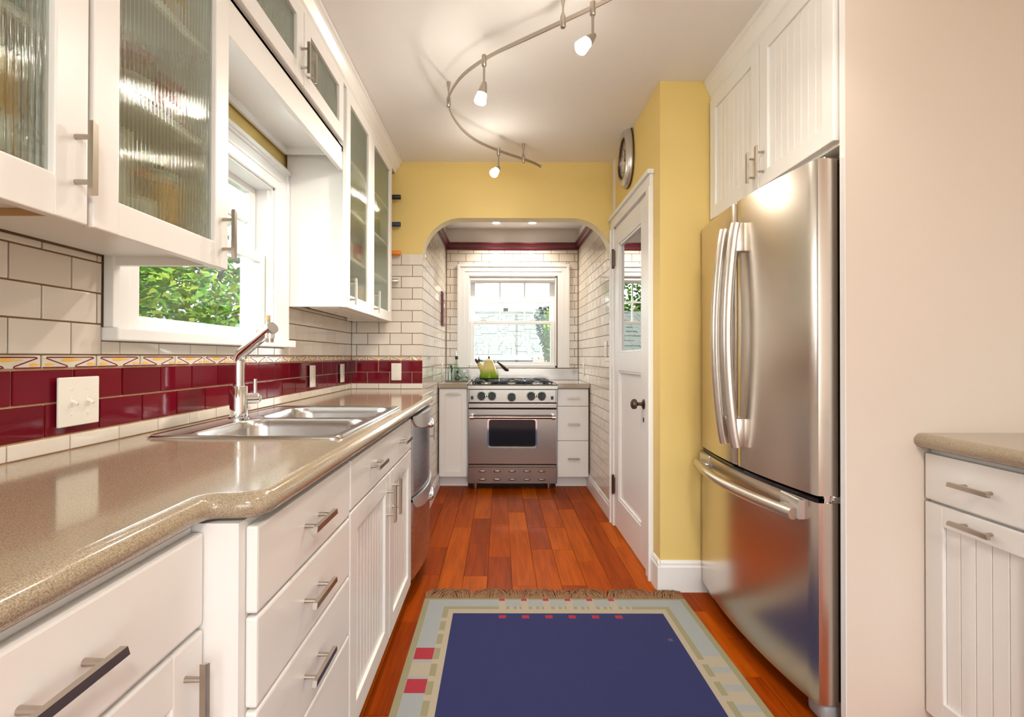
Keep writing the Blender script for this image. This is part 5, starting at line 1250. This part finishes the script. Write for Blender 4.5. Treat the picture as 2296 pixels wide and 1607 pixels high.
def tree(x, y, h, blobs, n, size, mats, label, seed):
    r_ = root('tree', (x, y, -0.9), label, 'tree', 'trees outside the windows')
    bm = B(); tube(bm, [(x, y, -0.9), (x+0.05, y, h*0.4), (x, y+0.05, h*0.8)], [0.13, 0.09, 0.03], 8); put(bm, 'trunk', 'bark', r_, smooth=SM)
    foliage(r_, 'crown', blobs, n, size, mats, seed)
tree(1.25, 11.0, 2.0, [(1.27, 11.0, 1.75, 0.33, 0.5, 0.5), (1.25, 10.9, 1.05, 0.30, 0.45, 0.55), (1.5, 11.1, 1.4, 0.45, 0.5, 0.6), (1.14, 11.0, 1.45, 0.22, 0.4, 0.35)], 3200, 0.13, ['leaf_green', 'leaf_yellow', 'leaf_yellow'], 'yellow green tree to the right of the neighbour roof', 5)
tree(1.7, 14.5, 2.4, [(1.55, 14.5, 2.1, 0.65, 0.6, 0.55), (1.9, 14.6, 1.6, 0.7, 0.6, 0.9), (1.35, 14.5, 2.25, 0.4, 0.5, 0.3)], 2200, 0.18, ['leaf_grey'], 'grey green tree far behind the neighbour roof', 7)
tree(-2.2, 14.8, 3.0, [(-2.2, 14.8, 2.9, 1.1, 0.8, 1.0), (-1.8, 14.7, 1.7, 1.0, 0.7, 0.9), (-3.0, 14.9, 2.0, 1.0, 0.8, 1.0)], 3600, 0.2, ['leaf_green', 'leaf_green', 'leaf_yellow'], 'green tree left of the alcove window, seen in reflections', 9)
tree(-6.2, 8.5, 4.0, [(-6.2, 8.5, 3.2, 1.4, 1.5, 1.3), (-6.0, 9.8, 2.2, 1.2, 1.2, 1.2)], 2600, 0.25, ['leaf_grey', 'leaf_green'], 'tall tree standing beyond the hedge', 13)
sh = root('shrub', (0.66, 8.6, -0.9), 'orange leaved shrub under the gutter of the neighbour house', 'shrub')
foliage(sh, 'leaves', [(0.66, 8.6, 0.92, 0.20, 0.2, 0.22), (0.52, 8.6, 0.85, 0.18, 0.2, 0.2), (0.8, 8.6, 0.6, 0.25, 0.2, 0.4)], 700, 0.08, ['leaf_orange'], 4)
bm = B(); tube(bm, [(0.66, 8.6, -0.9), (0.66, 8.6, 0.9)], 0.02, 6); put(bm, 'stem', 'bark', sh)
# neighbour house
hs = root('neighbour_house', (-0.6, 10.8, -0.9), 'neighbouring house with pale green grey shingle roof and white gutter', 'house')
bm = B(); box(bm, -1.8, 0.62, 9.25, 12.6, -0.9, 1.12); put(bm, 'wall', 'house_wall', hs)
E0, E1 = Vector((0, 9.0, 1.16)), Vector((0, 12.7, 2.27)); HX0, HX1 = -1.9, 0.745
sl = (E1-E0); slen = sl.length; sdir = sl/slen; snrm = Vector((0, -sdir.z, sdir.y))
bm = B()
q = [Vector((HX0, E0.y, E0.z)), Vector((HX1, E0.y, E0.z)), Vector((HX1+0.11, E1.y, E1.z)), Vector((HX0, E1.y, E1.z))]
a = [bm.verts.new(p-snrm*0.08) for p in q]; b_ = [bm.verts.new(p-snrm*0.004) for p in q]; ring_faces(bm, [a, b_], True, True, True); rf = put(bm, 'roof_deck', 'shingle', hs)
NR = 20; expo = slen/NR; th_ = math.atan2(sdir.z, sdir.y); SHM = {}
cnt = 0
for r in range(NR):
    u = HX1+0.11*r/NR + random.uniform(-0.02, 0.0)
    while u > -0.72 and cnt < 300:
        wd = random.choice((0.10, 0.14, 0.18, 0.24)); t = random.choice((0.008, 0.012, 0.020))
        key = (wd, t)
        if key not in SHM:
            b2 = B(); box(b2, -wd/2+0.003, wd/2-0.003, 0, expo+0.03, 0, t, 0); me = bpy.data.meshes.new('shingle'); bmesh.ops.recalc_face_normals(b2, faces=b2.faces[:]); b2.to_mesh(me); b2.free(); me.materials.append(MATS['shingle']); SHM[key] = me
        o = bpy.data.objects.new('shingle', SHM[key]); COL.objects.link(o); o.parent = rf
        p = E0+sdir*(r*expo)+snrm*0.0; o.location = Vector((u-wd/2, p.y, p.z)) - WLOC[hs.name]; o.rotation_euler = (th_+0.012, 0, 0); u -= wd; cnt += 1
bm = B(); rnd = random.Random(2)
for r in range(NR):
    u = -0.72
    while u > HX0:
        wd = rnd.choice((0.14, 0.18, 0.24)); p = E0+sdir*(r*expo); Mq = Matrix.Translation((u-wd/2, p.y, p.z)) @ Matrix.Rotation(th_+0.012, 4, 'X'); box(bm, -wd/2+0.003, wd/2-0.003, 0, expo+0.03, 0, rnd.choice((0.010, 0.016, 0.03)), M=Mq); u -= wd
tag(put(bm, 'shingle_field', 'shingle', rf), kind='stuff')
bm = B(); box(bm, HX0, HX1+0.02, 8.90, 9.0, 1.07, 1.165, 0.01, 1); put(bm, 'gutter', 'gutter_white', hs)
bm = B(); box(bm, HX0, HX1, 8.98, 9.26, 1.06, 1.075); put(bm, 'soffit', 'gutter_white', hs)
bm = B(); box(bm, 0.10, 0.24, 14.0, 14.15, -0.9, 2.50); tag(put(bm, 'chimney', 'house_wall', origin=(0.17, 14.07, -0.9)), 'pale chimney rising behind the neighbour roof ridge', 'chimney')
pl = root('power_line', (0, 18, -0.9), 'thin power line crossing the sky behind the roof', 'cable')
bm = B(); tube(bm, [(-6, 18, 3.60), (0, 18, 3.79), (7, 18, 4.2)], 0.006, 5); put(bm, 'cable', 'wire', pl)
for x_ in (-6, 7):
    bm = B(); cyl(bm, (x_, 18, -0.9), (x_, 18, 4.6), 0.12, 0.09, 10); put(bm, 'pole', 'bark', pl)
